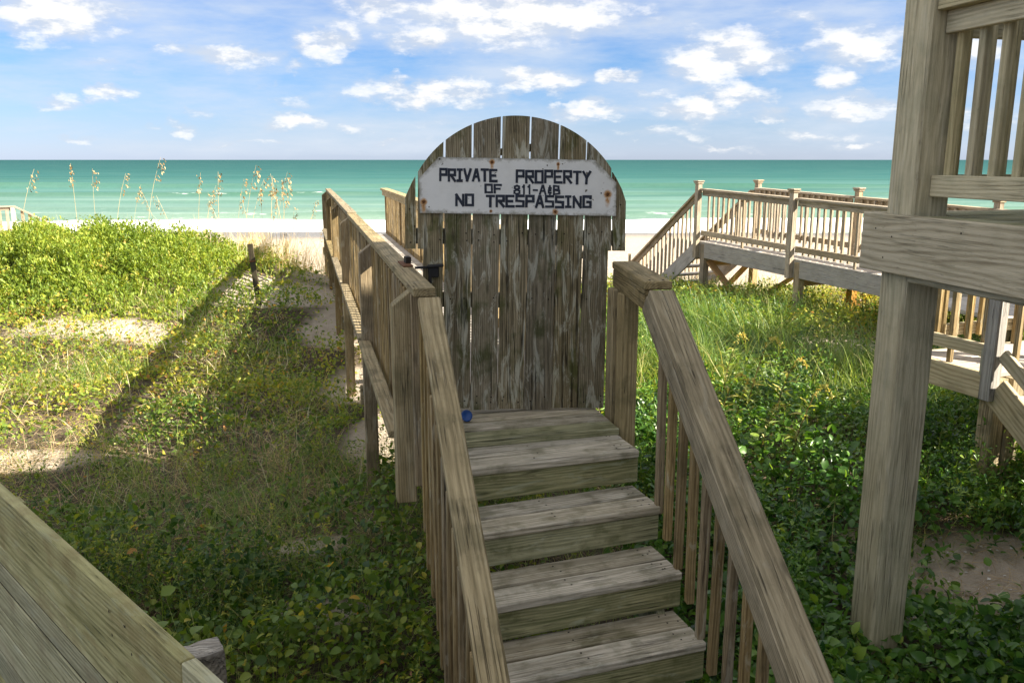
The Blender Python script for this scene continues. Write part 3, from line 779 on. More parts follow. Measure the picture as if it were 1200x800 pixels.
def stroke(vv, ff, a, b, w_, z):
    a, b = Vector(a), Vector(b); d_ = (b - a)
    if d_.length < 1e-6: return
    d_.normalize(); nrm = Vector((-d_.y, d_.x)) * w_ / 2
    a = a - d_ * w_ * .45; b = b + d_ * w_ * .45
    i0 = len(vv)
    for h_ in (z, z + .0016):
        for p_ in (a - nrm, b - nrm, b + nrm, a + nrm): vv.append((p_.x, p_.y, h_))
    ff += [(i0 + 4, i0 + 5, i0 + 6, i0 + 7)] + [(i0 + k, i0 + (k + 1) % 4, i0 + 4 + (k + 1) % 4, i0 + 4 + k) for k in range(4)]
def word(text, x0, x1, y0, y1, slope, wd, widths=None, zoff=0):
    """text between zoom pixels x0..x1 (top y0, bottom y1 at x0), sloping down to the right"""
    vv, ff = [], []
    wl = [(widths or {}).get(c_, 1.0) for c_ in text]
    tot_ = sum(wl); gap = .44
    cell = (x1 - x0) / (tot_ + gap * (len(text) - 1))
    x = x0
    for c_, wi in zip(text, wl):
        cw = cell * wi
        jy = random.uniform(-1.6, 1.6); lean = random.uniform(-.03, .03)
        for k_, pl in enumerate(GL[c_]):
            P2 = []
            for (a_, b_) in pl:
                zx = x + (a_ + lean * b_) * cw; zy = y1 + (y0 - y1) * b_ + slope * (zx - x0) + jy
                P2.append(gl_(*zpx(zx, zy), .0165))
            for q0, q1 in zip(P2[:-1], P2[1:]):
                stroke(vv, ff, q0, q1, wd * random.uniform(.88, 1.1), TH + .0004 + .00012 * len(vv) / 8 * .2)
        x += cw + cell * gap
    o = link('lettering', mesh_py('lettering', vv, ff), M['letter'], sg, smw)
    return o
wI = {'I': .7, '1': .55, '-': .7, '&': .6}
word('PRIVATE', 264, 493, 307, 352, .020, .0128, wI)
word('PROPERTY', 576, 874, 314, 360, .012, .0128, wI)
word('OF', 449, 512, 372, 403, .010, .0110, wI)
word('811-A&B', 565, 750, 373, 407, .012, .0094, wI)
word('NO', 330, 397, 411, 453, .010, .0130, wI)
word('TRESPASSING', 454, 876, 416, 458, .010, .0130, wI)
def blob(name, zx, zy, r, mat, drip, parent, lift):
    lx, lz = gl_(*zpx(zx, zy), .0165)
    vv = [(lx, lz, TH + lift)]; ff = []
    for k in range(14):
        a_ = 2 * math.pi * k / 14; rr = r * random.uniform(.75, 1.2)
        y_ = math.sin(a_) * rr
        vv.append((lx + math.cos(a_) * rr * (1 if y_ > 0 else .8), lz + y_ * (1 if y_ > 0 else drip), TH + lift * .9))
    for k in range(14): ff.append((0, 1 + k, 1 + (k + 1) % 14))
    link(name, mesh_py(name, vv, ff), M[mat], parent, smw)
for (zx, zy, r_, dr) in ((196, 440, .015, 2.6), (475, 278, .013, 2.4), (745, 287, .009, 3.2), (947, 410, .017, 2.0), (733, 480, .014, 1.0), (470, 478, .008, 1.1)):
    blob('screw', zx, zy, r_ * .55, 'rust', 1.0, sg, .003)
n = SIGN_N; acc = None
for (zx, zy, r_, dr) in ((196, 440, .022, 2.2), (475, 278, .017, 2.2), (745, 287, .012, 3.0), (947, 410, .026, 2.0), (733, 480, .019, 1.0), (470, 478, .010, 1.1)):
    lx, lz = gl_(*zpx(zx, zy), .0165)
    for cy_, ry_, k_ in ((lz, r_, 1.0), (lz - r_ * (dr - 1) * .8, r_ * dr, .55)):
        dv = n.vec('MULTIPLY', n.vec('SUBTRACT', SIGN_CO, (lx, cy_, TH)), (1 / (r_ if k_ == 1.0 else r_ * .7), 1 / ry_, 0))
        mm = n.math('MULTIPLY', n.math('SUBTRACT', 1.0, n.vec('LENGTH', dv), clamp=True), k_)
        acc = mm if acc is None else n.math('MAXIMUM', acc, mm)
acc = n.math('MULTIPLY', acc, n.rng(n.noise(SIGN_CO, 55, 5, .65), .30, .62, .35, 1.25))
cc_ = n.mix(n.rng(acc, .0, .38), SIGN_C, (0.50, 0.27, 0.10))
cc_ = n.mix(n.rng(acc, .35, .75), cc_, (0.10, 0.035, 0.012))
principled(n, SIGN_OUT, cc_, .55, n.bump(SIGN_F, .15, .002), .35)
for (zx, zy) in ((262, 266), (700, 292), (920, 405)):
    blob('screw', zx, zy, .004, 'nail', 1.0, sg, .003)

# blue stopper at the foot of the gate
ds = thing('gate_stopper', atz(546, 494, ZD), 'small blue rubber stopper on the landing at the foot of the gate', 'stopper')
bpnt = atz(546, 494, ZD)
def lathe(name, prof, mat, parent, mw, n_=20):
    vv = []; ff = []
    for (r_, z_) in prof:
        for k in range(n_):
            a_ = 2 * math.pi * k / n_; vv.append((r_ * math.cos(a_), r_ * math.sin(a_), z_))
    for i in range(len(prof) - 1):
        for k in range(n_):
            ff.append((i * n_ + k, i * n_ + (k + 1) % n_, (i + 1) * n_ + (k + 1) % n_, (i + 1) * n_ + k))
    ff.append(tuple(range((len(prof) - 1) * n_, len(prof) * n_)))
    me = mesh_py(name, vv, ff, True)
    return link(name, me, M[mat], parent, mw)
rm = Matrix.Translation(bpnt + Vector((0, 0, .030))) @ Matrix.Rotation(R(62), 4, 'X') @ Matrix.Rotation(R(20), 4, 'Y')
lathe('cup', [(.006, -.022), (.020, -.020), (.026, .0), (.031, .016), (.029, .020), (.020, .014), (.004, .010)], 'blue', ds, rm)
lathe('foot', [(.016, 0), (.016, .012), (.011, .02), (.004, .021)], 'black', ds, Matrix.Translation(bpnt + Vector((.004, .014, .0))))

# ------------------------------------------------------------------ neighbouring walkway
N0 = Vector((3.37, 15.45, -1.43)); NE = Vector((.411, -.911, 0)).normalized(); NN = Vector((.911, .411, 0)).normalized()
NL = 9.2; NWD = 1.2
def npz(s, t, z=0): return Vector((N0.x + NE.x * s + NN.x * t, N0.y + NE.y * s + NN.y * t, N0.z - .0296 * s + z))
nw = thing('beach_walkway', npz(3.6, .6, -.9), 'raised grey walkway with capped posts and stairs down to the beach beyond the dune shrubs', 'walkway')
k = 0; s = .07
while s < NL:
    board('deck_board', npz(s, .03, -.019), npz(s, NWD - .03, -.019), .138, .036, 'deckpale', nw, jit=.002); s += .145
for t in (0, NWD):
    board('fascia', npz(-.05, t, -.145), npz(NL, t, -.145), .038, .285, 'fascia', nw)
NPU = [0.02, 2.42, 4.85, 7.3]
for t in (0, NWD):
    o_ = -.0 if t == 0 else 0
    off = -.065 if t == 0 else .065
    for s in NPU:
        b0 = npz(s, t + off, 0)
        po = board('post', Vector((b0.x, b0.y, b0.z - .30)), b0 + Vector((0, 0, 1.04)), .092, .092, 'neigh', nw, up=NE)
        c0 = b0 + Vector((0, 0, 1.055))
        board('post_cap', c0 - NE * .075, c0 + NE * .075, .15, .026, 'neigh', po, c=.008)
        c0 = b0 + Vector((0, 0, 1.026))
        board('cap_trim', c0 - NE * .06, c0 + NE * .06, .12, .028, 'neigh', po)
        pp = npz(s + .12, t - off * .6, 0)
        board('support_post', Vector((pp.x, pp.y, gz(pp) - .3)), pp + Vector((0, 0, -.04)), .12, .12, 'neigh' if t == 0 else 'new', nw, up=NE)
    for a_, b_ in zip(NPU, NPU[1:] + [NL]):
        g = .05
        board('handrail', npz(a_ + g, t, .915), npz(b_ - g, t, .915), .135, .034, 'neigh', nw)
        board('upper_rail', npz(a_ + g, t, .85), npz(b_ - g, t, .85), .036, .088, 'neigh', nw)
        board('lower_rail', npz(a_ + g, t, .15), npz(b_ - g, t, .15), .036, .088, 'neigh', nw)
        nbal = int((b_ - a_ - .1) / .128)
        for k in range(1, nbal):
            s = a_ + .05 + (b_ - a_ - .1) * k / nbal
            dd = .036 if t == 0 else -.036
            board('baluster', npz(s, t + dd, .06 if k != nbal // 2 else .0), npz(s, t + dd, .89), .036, .036, 'neigh', nw, up=NE, jit=.003)
# bracing under the sea end
board('brace', npz(.12, .1, -.30), npz(1.0, .25, -1.0), .038, .14, 'new', nw, up=NN)
board('brace', npz(.30, 1.05, -.30), npz(-.5, 1.05, -1.0), .038, .14, 'new', nw, up=NN)
board('brace', npz(1.6, NWD - .1, -.32), npz(.5, NWD - .1, -1.0), .038, .14, 'new', nw, up=NN)
board('cross_beam', npz(.16, -.02, -.36), npz(.16, NWD + .05, -.36), .038, .14, 'new', nw)
board('cross_beam', npz(2.5, -.02, -.36), npz(2.5, NWD + .05, -.36), .038, .14, 'new', nw)
# stairs to the beach
NSL = .70
def nst(d, t, z): return Vector((N0.x - NE.x * d + NN.x * t, N0.y - NE.y * d + NN.y * t, N0.z + z - NSL * d))
nup = Vector((-NE.x * NSL, -NE.y * NSL, 1)).normalized()
for t in (0, NWD):
    dd = .036 if t == 0 else -.036
    board('stair_stringer', nst(.02, t, -.12), nst(2.7, t, -.12), .038, .27, 'fascia', nw, up=nup)
    board('stair_rail', nst(.04, t, .90), nst(2.35, t, .90), .135, .034, 'neigh', nw, up=nup)
    board('stair_subrail', nst(.05, t, .83), nst(2.35, t, .83), .036, .088, 'neigh', nw, up=nup)
    for k in range(1, 18):
        d = .05 + k * .128
        board('baluster', nst(d, t + dd, .0), nst(d, t + dd, .87), .036, .036, 'neigh', nw, up=NE, jit=.003)
    b0 = nst(2.4, t - .06 if t == 0 else t + .06, 0)
    board('newel_post', Vector((b0.x, b0.y, b0.z - .8)), b0 + Vector((0, 0, .98)), .092, .092, 'neigh', nw, up=NE)
for k in range(10):
    d = .18 + k * .25
    z = N0.z - .19 * (k + 1) + .02
    p0, p1 = nst(d, .03, 0), nst(d, NWD - .03, 0); p0.z = p1.z = z
    board('stair_tread', p0, p1, .25, .036, 'deckpale', nw)

# ------------------------------------------------------------------ raised house deck on the right
HH = R(13.0)
HD = Vector((-math.sin(HH), math.cos(HH), 0)); HQ = Vector((math.cos(HH), math.sin(HH), 0))
HP = at(1066, 330, 4.0); HP.z = 0
def hp(d, q_, z): return HP + HD * d + HQ * q_ + Vector((0, 0, z))
hd = thing('house_deck', hp(-1.2, .6, -2.3), 'raised timber deck with thick post, wide skirt board and baluster railing beside the stairs', 'deck')
PWD = .185
DZ = -.245
board('post', hp(0, 0, gz(HP) - .3), hp(0, 0, 2.3), PWD, PWD, 'house', hd, up=HD, c=.01)
board('skirt_board', hp(.205, -PWD / 2 - .021, DZ - .134), hp(-5.2, -PWD / 2 - .021, DZ - .134), .040, .268, 'skirt', hd)
board('skirt_board', hp(.18, -PWD / 2 + .003, DZ - .134), hp(.18, 3.2, DZ - .134), .040, .268, 'skirt', hd)
board('ledger', hp(-.10, -.02, DZ - .20), hp(-5.2, -.02, DZ - .20), .15, .20, 'house', hd)
d = .085; k = 0
while d > -5.2:
    if abs(d) < PWD / 2 + .07: board('deck_board', hp(d, PWD / 2 + .01, DZ - .02), hp(d, 3.1, DZ - .02), .138, .036, 'riser', hd)
    else: board('deck_board', hp(d, -PWD / 2, DZ - .02), hp(d, 3.1, DZ - .02), .138, .036, 'riser', hd)
    d -= .144
RZ = .66
discs('bolt_heads', [hp(d_, -PWD / 2 - .0415, DZ - z_) for d_, z_ in ((.10, .07), (-.02, .10), (.03, .20), (-1.2, .06), (-1.2, .21), (-.45, .05))], -HQ, .0045, 'nail', hd, 8, .002)
def hrail(p0, p1, along, name=''):
    board('handrail', p0 + Vector((0, 0, RZ - .018)), p1 + Vector((0, 0, RZ - .018)), .14, .036, 'house', hd)
    board('upper_rail', p0 + Vector((0, 0, RZ - .083)), p1 + Vector((0, 0, RZ - .083)), .038, .092, 'house', hd)
    board('lower_rail', p0 + Vector((0, 0, -.115)), p1 + Vector((0, 0, -.115)), .038, .095, 'house', hd)
    L = (p1 - p0).length; nbal = int(L / .128); dr = (p1 - p0).normalized()
    sd = Vector((-dr.y, dr.x, 0))
    if along: sd = -sd
    for k in range(nbal):
        p = p0 + dr * (.045 + k * .128) + sd * .037
        board('baluster', p + Vector((0, 0, -.155)), p + Vector((0, 0, RZ - .04)), .036, .036, 'house', hd, up=dr, jit=.002)
hrail(hp(-PWD / 2 - .003, 0, 0), hp(-4.9, 0, 0), False)
hrail(hp(0, PWD / 2 + .003, 0), hp(0, 3.1, 0), True)
for (d, q_, zt0) in ((-5.0, 0, 2.3), (0.02, 3.2, .8)):
    board('post', hp(d, q_, -2.6), hp(d, q_, zt0), PWD, PWD, 'house', hd, up=HD, c=.01)
board('roof_beam', hp(.09, 0, 2.42), hp(-5.2, 0, 2.42), .14, .24, 'house', hd)
board('porch_ceiling', hp(.05, .6, 2.57), hp(-5.2, .6, 2.57), 1.44, .06, 'deckpale', hd)

# the house behind the deck (out of the frame; it throws the foreground into shade)
def bh(d, q_, z): return hp(d, q_, z)
hs_ = thing('beach_house', bh(-5, 5, -2.4), 'pale sided beach house behind the raised deck', 'house')
def slab(name, d0, d1, q0, q1, z0, z1, mat, par=None):
    return board(name, bh(d0, (q0 + q1) / 2, (z0 + z1) / 2), bh(d1, (q0 + q1) / 2, (z0 + z1) / 2), abs(q1 - q0), z1 - z0, mat, par or hs_, c=.004)
HF, HB, HL, HRt = -.42, -9.5, 1.35, 4.3
slab('wall', HB, HF, HL, HRt, -2.6, 3.3, 'siding')
for k in range(28):
    z = -2.3 + k * .2
    slab('lap_board', HB, HF, HL - .02, HL - .002, z, z + .19, 'siding')
for (d0, z0) in ((-1.6, .2), (-3.6, .2), (-6.5, .2)):
    wn = slab('window', d0 - 1.0, d0, HL - .05, HL - .022, z0, z0 + 1.4, 'trim')
    slab('pane', d0 - .92, d0 - .08, HL - .06, HL - .052, z0 + .08, z0 + 1.32, 'glass', wn)
vv = [bh(HF + .03, HL - .03, 3.3), bh(HF + .03, HRt + .3, 3.3), bh(HB - .3, HRt + .3, 3.3), bh(HB - .3, HL - .03, 3.3), bh(HF - 1.4, (HL + HRt) / 2, 4.5), bh(HB + 1.4, (HL + HRt) / 2, 4.5)]
link('roof', mesh_py('roof', vv, [(0, 1, 4), (2, 3, 5), (0, 4, 5, 3), (1, 2, 5, 4), (0, 3, 2, 1)]), M['roof'], hs_)

# added unseen shed off to the right, placed to shade the dune plants
SHC = Vector((8.5, 8.35, -2.5))
sh = thing('shade_shed', SHC, 'added unseen pale boarded shed that shades the dune plants from the right', 'shed')
for k in range(10):
    y = SHC.y - .95 + k * .19
    for x in (SHC.x - 1.0, SHC.x + 1.0): board('wall_board', (x, y + .095, -2.6), (x, y + .095, 1.0), .18, .03, 'deckpale', sh, up=(1, 0, 0))
for k in range(10):
    x = SHC.x - .9 + k * .2
    for y in (SHC.y - .97, SHC.y + .97): board('wall_board', (x, y, -2.6), (x, y, 1.0), .19, .03, 'deckpale', sh, up=(0, 1, 0))
board('roof', (SHC.x - 1.15, SHC.y - .55, 1.22), (SHC.x + 1.15, SHC.y - .55, 1.22), 1.25, .05, 'roof', sh, up=(0, -.35, 1))
board('roof', (SHC.x - 1.15, SHC.y + .55, 1.22), (SHC.x + 1.15, SHC.y + .55, 1.22), 1.25, .05, 'roof', sh, up=(0, .35, 1))

# ------------------------------------------------------------------ low side deck with steps, behind the thick post
S1 = Vector((3.34, 5.75, 0)); SE = Vector((.35, -.937, 0)).normalized(); SN = Vector((.937, .35, 0)).normalized(); SZ = -1.46
def spd(s, t, z): return S1 + SE * s + SN * t + Vector((0, 0, SZ + z))
sd_ = thing('side_deck', spd(-.4, 1.2, -.9), 'low timber side deck with baluster rail and steps behind the thick post', 'deck')
t = .05
s = -.68
while s < .0:
    board('deck_board', spd(s, .02, -.02), spd(s, 3.4, -.02), .138, .036, 'deckpale', sd_, jit=.002); s += .144
s = -2.6
while s < -.76:
    board('deck_board', spd(s, 2.0, -.02), spd(s, 3.4, -.02), .138, .036, 'deckpale', sd_, jit=.002); s += .144
board('fascia', spd(-.75, 0, -.095), spd(.03, 0, -.095), .038, .19, 'skirt', sd_)
board('fascia', spd(-.76, .02, -.095), spd(-.76, 3.4, -.095), .036, .185, 'skirt', sd_)
def srail(p0, p1, z0, z1, side):
    a_ = p0 + Vector((0, 0, z0)); b_ = p1 + Vector((0, 0, z1))
    V = Vector((0, 0, 1))
    board('handrail', a_ + V * .91, b_ + V * .91, .135, .036, 'neigh', sd_)
    board('upper_rail', a_ + V * .845, b_ + V * .845, .036, .088, 'neigh', sd_)
    board('lower_rail', a_ + V * .155, b_ + V * .155, .036, .092, 'skirt', sd_)
    n_ = max(2, int((p1 - p0).length / .128)); dr = (p1 - p0).normalized()
    for k in range(n_):
        p = a_ + (b_ - a_) * ((k + .5) / n_) + side * .037
        board('baluster', p + V * (.0 if k == n_ // 2 else .10), p + V * .88, .036, .036, 'bal', sd_, up=dr, jit=.003)
srail(spd(-.75, 0, 0), spd(-.06, 0, 0), 0, 0, SN)
srail(spd(-.75, .08, 0), spd(-.75, 1.9, 0), 0, 0, SE)
for (s, t) in ((0, -.02), (-.78, 2.0), (-2.6, 2.0), (0, 1.2), (0, 3.4)):
    board('post', Vector((0, 0, 0)) + spd(s, t, -.18 if (s, t) == (0, -.02) else -.3), spd(s, t, 1.0), .092, .092, 'fascia', sd_, up=SE)
for (s, t) in ((-.05, .09), (-.6, 1.6), (-.05, 3.2), (-2.5, 3.2)):
    p = spd(s, t, 0); board('support_post', Vector((p.x, p.y, gz(p) - .3)), p + Vector((0, 0, -.04)), .12, .12, 'rail', sd_, up=SE)
    if t == .09:
        p = spd(s + .02, t + .14, 0); board('support_post', Vector((p.x, p.y, gz(p) - .3)), p + Vector((0, 0, -.04)), .12, .12, 'rail', sd_, up=SE)
board('strap', spd(-.075, -.022, -.02), spd(-.075, -.022, .17), .03, .008, 'galv', sd_, up=SN)
SSL = .74; sup = Vector((SE.x * SSL, SE.y * SSL, 1)).normalized()
for t in (0, 1.2):
    board('stair_stringer', spd(.035, t, -.105), spd(1.25, t, -.105 - SSL * 1.22), .038, .22, 'skirt', sd_, up=sup)
    srail(spd(.06, t, 0), spd(1.15, t, 0), 0, -SSL * 1.1, SN if t == 0 else -SN)
    p = spd(1.2, t, -SSL * 1.15); board('newel_post', Vector((p.x, p.y, gz(p) - .2)), p + Vector((0, 0, .95)), .092, .092, 'neigh', sd_, up=SE)
for k in range(5):
    p0, p1 = spd(.14 + k * .257, .03, -.19 * (k + 1)), spd(.14 + k * .257, 1.17, -.19 * (k + 1))
    board('stair_tread', p0, p1, .25, .036, 'deckpale', sd_)

# ------------------------------------------------------------------ low plank fence, lower left
FD = Vector((-.7071, .7071, 0)); FA = Vector((.02, 1.07, 0)); FT = -1.2
FNn0 = Vector((.7071, .7071, 0))
fe = thing('plank_fence', FA + FD * 2 + Vector((0, 0, -2.4)), 'low greenish plank fence of horizontal boards crossing the dune plants', 'fence')
zt = FT
for k, hgt in enumerate((.228, .09, .10, .125, .09, .14, .14, .14, .14)):
    a_ = FA + Vector((0, 0, zt - hgt / 2)); b_ = FA + FD * 4.9 + Vector((0, 0, zt - hgt / 2))
    if k == 0:
        m_ = FA + FD * 1.16 + Vector((0, 0, zt - hgt / 2))
        board('fence_board', a_, m_ - FD * .0015, .038, hgt - .006, 'fence', fe, c=.003, up=Vector((0, 0, 1)) + FNn0 * .04)
        board('fence_board', m_ + FD * .0015, b_, .038, hgt - .006, 'fence', fe, c=.003, up=Vector((0, 0, 1)) + FNn0 * .04)
    else:
        board('fence_board', a_, b_, .038 + random.uniform(-.004, .003), hgt - .011, 'fence', fe, c=.003)
    zt -= hgt
    board('joint_shade_strip', FA + FD * .01 + Vector((0, 0, zt)), FA + FD * 4.89 + Vector((0, 0, zt)), .028, .016, 'dark', fe, c=.001)  # added dark strip standing in for the shade line between boards
FNn = Vector((.7071, .7071, 0))
for s in (1.0, 2.9, 4.7):
    p = FA + FD * s + FNn * .066; board('fence_post', Vector((p.x, p.y, gz(p) - .3)), Vector((p.x, p.y, FT - .12)), .089, .089, 'fence', fe, up=FNn)
discs('nail_heads', [FA + FD * (s + random.gauss(0, .01)) - FNn * .0195 + Vector((0, 0, z)) for s in (1.0, 1.08, 2.87, 2.93, 1.5, 1.62) for z in (FT - .05, FT - .12, FT - .19, FT - .27, FT - .37)], -FNn, .005, 'nail', fe, 6, .001)

# weathered stub behind the fence
SPt = at(235, 760, 2.42)
pb = thing('post_stub', (SPt.x, SPt.y, -2.3), 'short weathered grey post stub with a checked top behind the plank fence', 'post')
rr = .060; vv = []; ff = []
ang0 = R(28)
NSEG = 16
for iz, z in enumerate((-2.7, -2.0, SPt.z - .12, SPt.z - .012, SPt.z)):
    for k in range(NSEG):
        a_ = 2 * math.pi * k / NSEG + ang0
        sq = 1 / max(abs(math.cos(2 * math.pi * k / NSEG + R(0))), abs(math.sin(2 * math.pi * k / NSEG)))
        r_ = rr * min(sq, 1.36) * (1.0 if iz < 4 else .93) * (1 + random.uniform(-.015, .015))
        vv.append((SPt.x + r_ * math.cos(a_), SPt.y + r_ * math.sin(a_), z + (random.uniform(-.006, .006) if iz > 2 else 0) + (.010 * math.cos(a_ * 1 + 1) if iz > 2 else 0)))
for iz in range(4):
    for k in range(NSEG): ff.append((iz * NSEG + k, iz * NSEG + (k + 1) % NSEG, (iz + 1) * NSEG + (k + 1) % NSEG, (iz + 1) * NSEG + k))
vv.append((SPt.x + .004, SPt.y, SPt.z - .010))
for k in range(NSEG): ff.append((4 * NSEG + k, 4 * NSEG + (k + 1) % NSEG, len(vv) - 1))
link('shaft', mesh_py('shaft', vv, ff), M['stub'], pb)

# ------------------------------------------------------------------ posts and things on the dune and beach
def leaning(px0, py0, px1, py1, d, wd, label, mat='bal', name='fence_picket', depth=None):
    b0 = at(px0, py0, d); zg = gz(b0)
    top = at(px1, py1, d)
    o = thing(name, (b0.x, b0.y, min(zg, b0.z)), label, 'post')
    dirn = (top - b0).normalized()
    bb = b0 - dirn * (max(0, b0.z - zg) + .15)
    board('shaft', bb, top, wd, depth or wd * .5, mat, o, up=(0, -1, 0))
    pt = top - dirn * .25
    board('wire_wrap', pt - dirn * .012, pt + dirn * .012, wd + .012, (depth or wd * .5) + .012, 'rust', o, up=(0, -1, 0))
    return o
leaning(302, 346, 293, 286, 12.2, .075, 'shade-dark leaning fence picket beside the striped shadow on the sand', 'dark')
leaning(336, 318, 336, 282, 16.5, .06, 'thin upright grey picket on the sand near the boardwalk', 'rail')
leaning(737, 330, 738, 297, 17.0, .05, 'thin grey picket on the beach beyond the gate', 'rail')
# little weathered box with two white posts on the beach
bx0 = at(255, 281, 38.0); zg = gz(bx0)
bxs = thing('beach_box', (bx0.x, bx0.y, zg), 'small tan box between two white posts on the beach sand', 'box')
for ox in (-.26, .26):
    board('white_post', (bx0.x + ox, bx0.y, zg - .2), (bx0.x + ox, bx0.y, zg + .62), .09, .09, 'trim', bxs, up=(0, 1, 0))
for k in range(4):
    board('panel_board', (bx0.x - .2, bx0.y - .02, zg + .08 + .15 * k), (bx0.x + .2, bx0.y - .02, zg + .08 + .15 * k), .30, .14, 'neigh', bxs)
board('lid', (bx0.x - .21, bx0.y, zg + .63), (bx0.x + .21, bx0.y, zg + .63), .36, .03, 'neigh', bxs)

# distant walkway on the far left
FX = at(-60, 262, 26.0); FY = at(17, 243, 26.0)
lw = thing('distant_walkway', (FY.x, FY.y, -2.6), 'sunlit pinkish walkway rail with steps beyond the leafy dune crest', 'walkway')
zt_ = at(17, 242, 26).z; zb_ = zt_ - .95
A_ = Vector((FY.x - 7.5, FY.y - 3.5, 0)); B_ = Vector((FY.x, FY.y, 0)); dr = (B_ - A_).normalized()
def V3(p, z): return Vector((p.x, p.y, z))
board('handrail', V3(A_, zt_), V3(B_, zt_), .14, .04, 'neigh', lw)
board('upper_rail', V3(A_, zt_ - .07), V3(B_, zt_ - .07), .04, .09, 'neigh', lw)
board('lower_rail', V3(A_, zb_ + .12), V3(B_, zb_ + .12), .04, .09, 'neigh', lw)
board('deck_edge', V3(A_, zb_ - .1), V3(B_, zb_ - .1), .9, .2, 'neigh', lw)
Lw = (B_ - A_).length
for k in range(int(Lw / .2)):
    p = A_ + dr * (k * .2 + .06); board('baluster', V3(p, zb_), V3(p, zt_ - .03), .09, .03, 'neigh', lw, up=(dr.y, -dr.x, 0))
for s in (0.1, 2.7, 5.3, Lw - .05):
    p = A_ + dr * s; board('post', V3(p, gz(V3(p, 0)) - .2), V3(p, zt_ - .02), .12, .12, 'deckpale', lw, up=dr)
E_ = B_ + dr * 1.7
board('stair_rail', V3(B_, zt_), V3(E_, zt_ - 1.0), .14, .04, 'neigh', lw)
board('stair_stringer', V3(B_, zb_ - .1), V3(E_, zb_ - 1.1), .05, .25, 'neigh', lw)
for k in range(1, 9):
    p = B_ + dr * (k * .19); board('baluster', V3(p, zb_ - k * .112), V3(p, zt_ - k * .112 - .02), .09, .03, 'neigh', lw, up=(dr.y, -dr.x, 0))

# ------------------------------------------------------------------ vegetation
LEAF_LO = (np.array([(0, 0, 0), (-.36, .45, .10), (.36, .45, .10), (0, 1, -.10), (0, .5, 0)], float),
           np.array([(0, 4, 1), (4, 3, 1), (0, 2, 4), (4, 2, 3)]))
_hv = [(0, 0, 0), (0, .33, .0), (0, .68, -.02), (0, 1, -.14)]
_l = [(-.26, .16, .07), (-.42, .45, .10), (-.28, .78, .04)]
LEAF_HI = (np.array(_hv + _l + [(-a, b, c) for a, b, c in _l], float),
           np.array([(0, 1, 4), (4, 1, 5), (1, 2, 5), (5, 2, 6), (2, 3, 6), (0, 7, 1), (7, 8, 1), (1, 8, 2), (8, 9, 2), (2, 9, 3)]))
BLADE = (np.array([(-.5, 0, 0), (.5, 0, 0), (-.42, .4, .0), (.42, .4, .0), (-.26, .75, -.10), (.26, .75, -.10), (0, 1.0, -.30)], float),
         np.array([(0, 1, 3), (0, 3, 2), (2, 3, 5), (2, 5, 4), (4, 5, 6)]))
def rot_mats(az, tilt, roll):
    ca, sa = np.cos(az), np.sin(az); ct, s_t = np.cos(tilt), np.sin(tilt); cr, sr = np.cos(roll), np.sin(roll)
    o, z = np.ones_like(az), np.zeros_like(az)
    Rz = np.stack([ca, -sa, z, sa, ca, z, z, z, o], -1).reshape(-1, 3, 3)
    Rx = np.stack([o, z, z, z, ct, -s_t, z, s_t, ct], -1).reshape(-1, 3, 3)
    Ry = np.stack([cr, z, sr, z, o, z, -sr, z, cr], -1).reshape(-1, 3, 3)
    return Rz @ Rx @ Ry
def bake(tmpl, P, az, tilt, roll, sx, sy, tint):
    tv, tf = tmpl
    Rm = rot_mats(az, tilt, roll)
    loc = tv[None] * np.stack([sx, sy, sy], -1)[:, None, :]
    V = np.einsum('nij,nkj->nki', Rm, loc) + P[:, None, :]
    n_ = len(P); k = len(tv)
    Fc = tf[None] + (np.arange(n_) * k)[:, None, None]
    return V.reshape(-1, 3), Fc.reshape(-1, 3), np.repeat(tint, k)
def tri_mesh(name, parts):
    Vs, Fs, Ts = [], [], []; o = 0
    for (V, Fc, T) in parts:
        Vs.append(V); Fs.append(Fc + o); Ts.append(T); o += len(V)
    V = np.concatenate(Vs); Fc = np.concatenate(Fs).astype(np.int32); T = np.concatenate(Ts)
    me = bpy.data.meshes.new(name)
    me.vertices.add(len(V)); me.vertices.foreach_set('co', V.ravel())
    me.loops.add(Fc.size); me.loops.foreach_set('vertex_index', Fc.ravel())
    me.polygons.add(len(Fc)); me.polygons.foreach_set('loop_start', np.arange(0, Fc.size, 3, dtype=np.int32))
    me.polygons.foreach_set('use_smooth', np.ones(len(Fc), bool))
    me.update(calc_edges=True)
    attr(me, 'tint', np.clip(T, 0, 1))
    return me
def inview(X, Y, Z, mg=.12):
    d = Y * CP - Z * SP
    return (d > .5) & (np.abs(X / np.maximum(d, .1)) < .6 + mg + .35 / np.maximum(d, .3)) & ((Y * SP + Z * CP) / np.maximum(d, .1) > -.4 - mg - .3 / np.maximum(d, .3))
def blocked(X, Y):
    """footprints that stay free of plants"""
    sx = (X - LC.x) * PV.x + (Y - LC.y) * PV.y
    su = (X - LC.x) * SD.x + (Y - LC.y) * SD.y
    b = (sx > -.02) & (sx < 1.03) & (su > .2) & (su < 2.2)
    hx = (X - HP.x) * HQ.x + (Y - HP.y) * HQ.y; hy = (X - HP.x) * HD.x + (Y - HP.y) * HD.y
    b |= (hx > 1.2) & (hy < -.3)
    b |= (np.abs(hx) < .10) & (np.abs(hy) < .10)
    b |= (np.abs(X + Y - 1.09) < .06)
    b |= (X + Y < 1.1)
    b |= ((X - SPt.x) ** 2 + (Y - SPt.y) ** 2 < .075 ** 2)
    return b
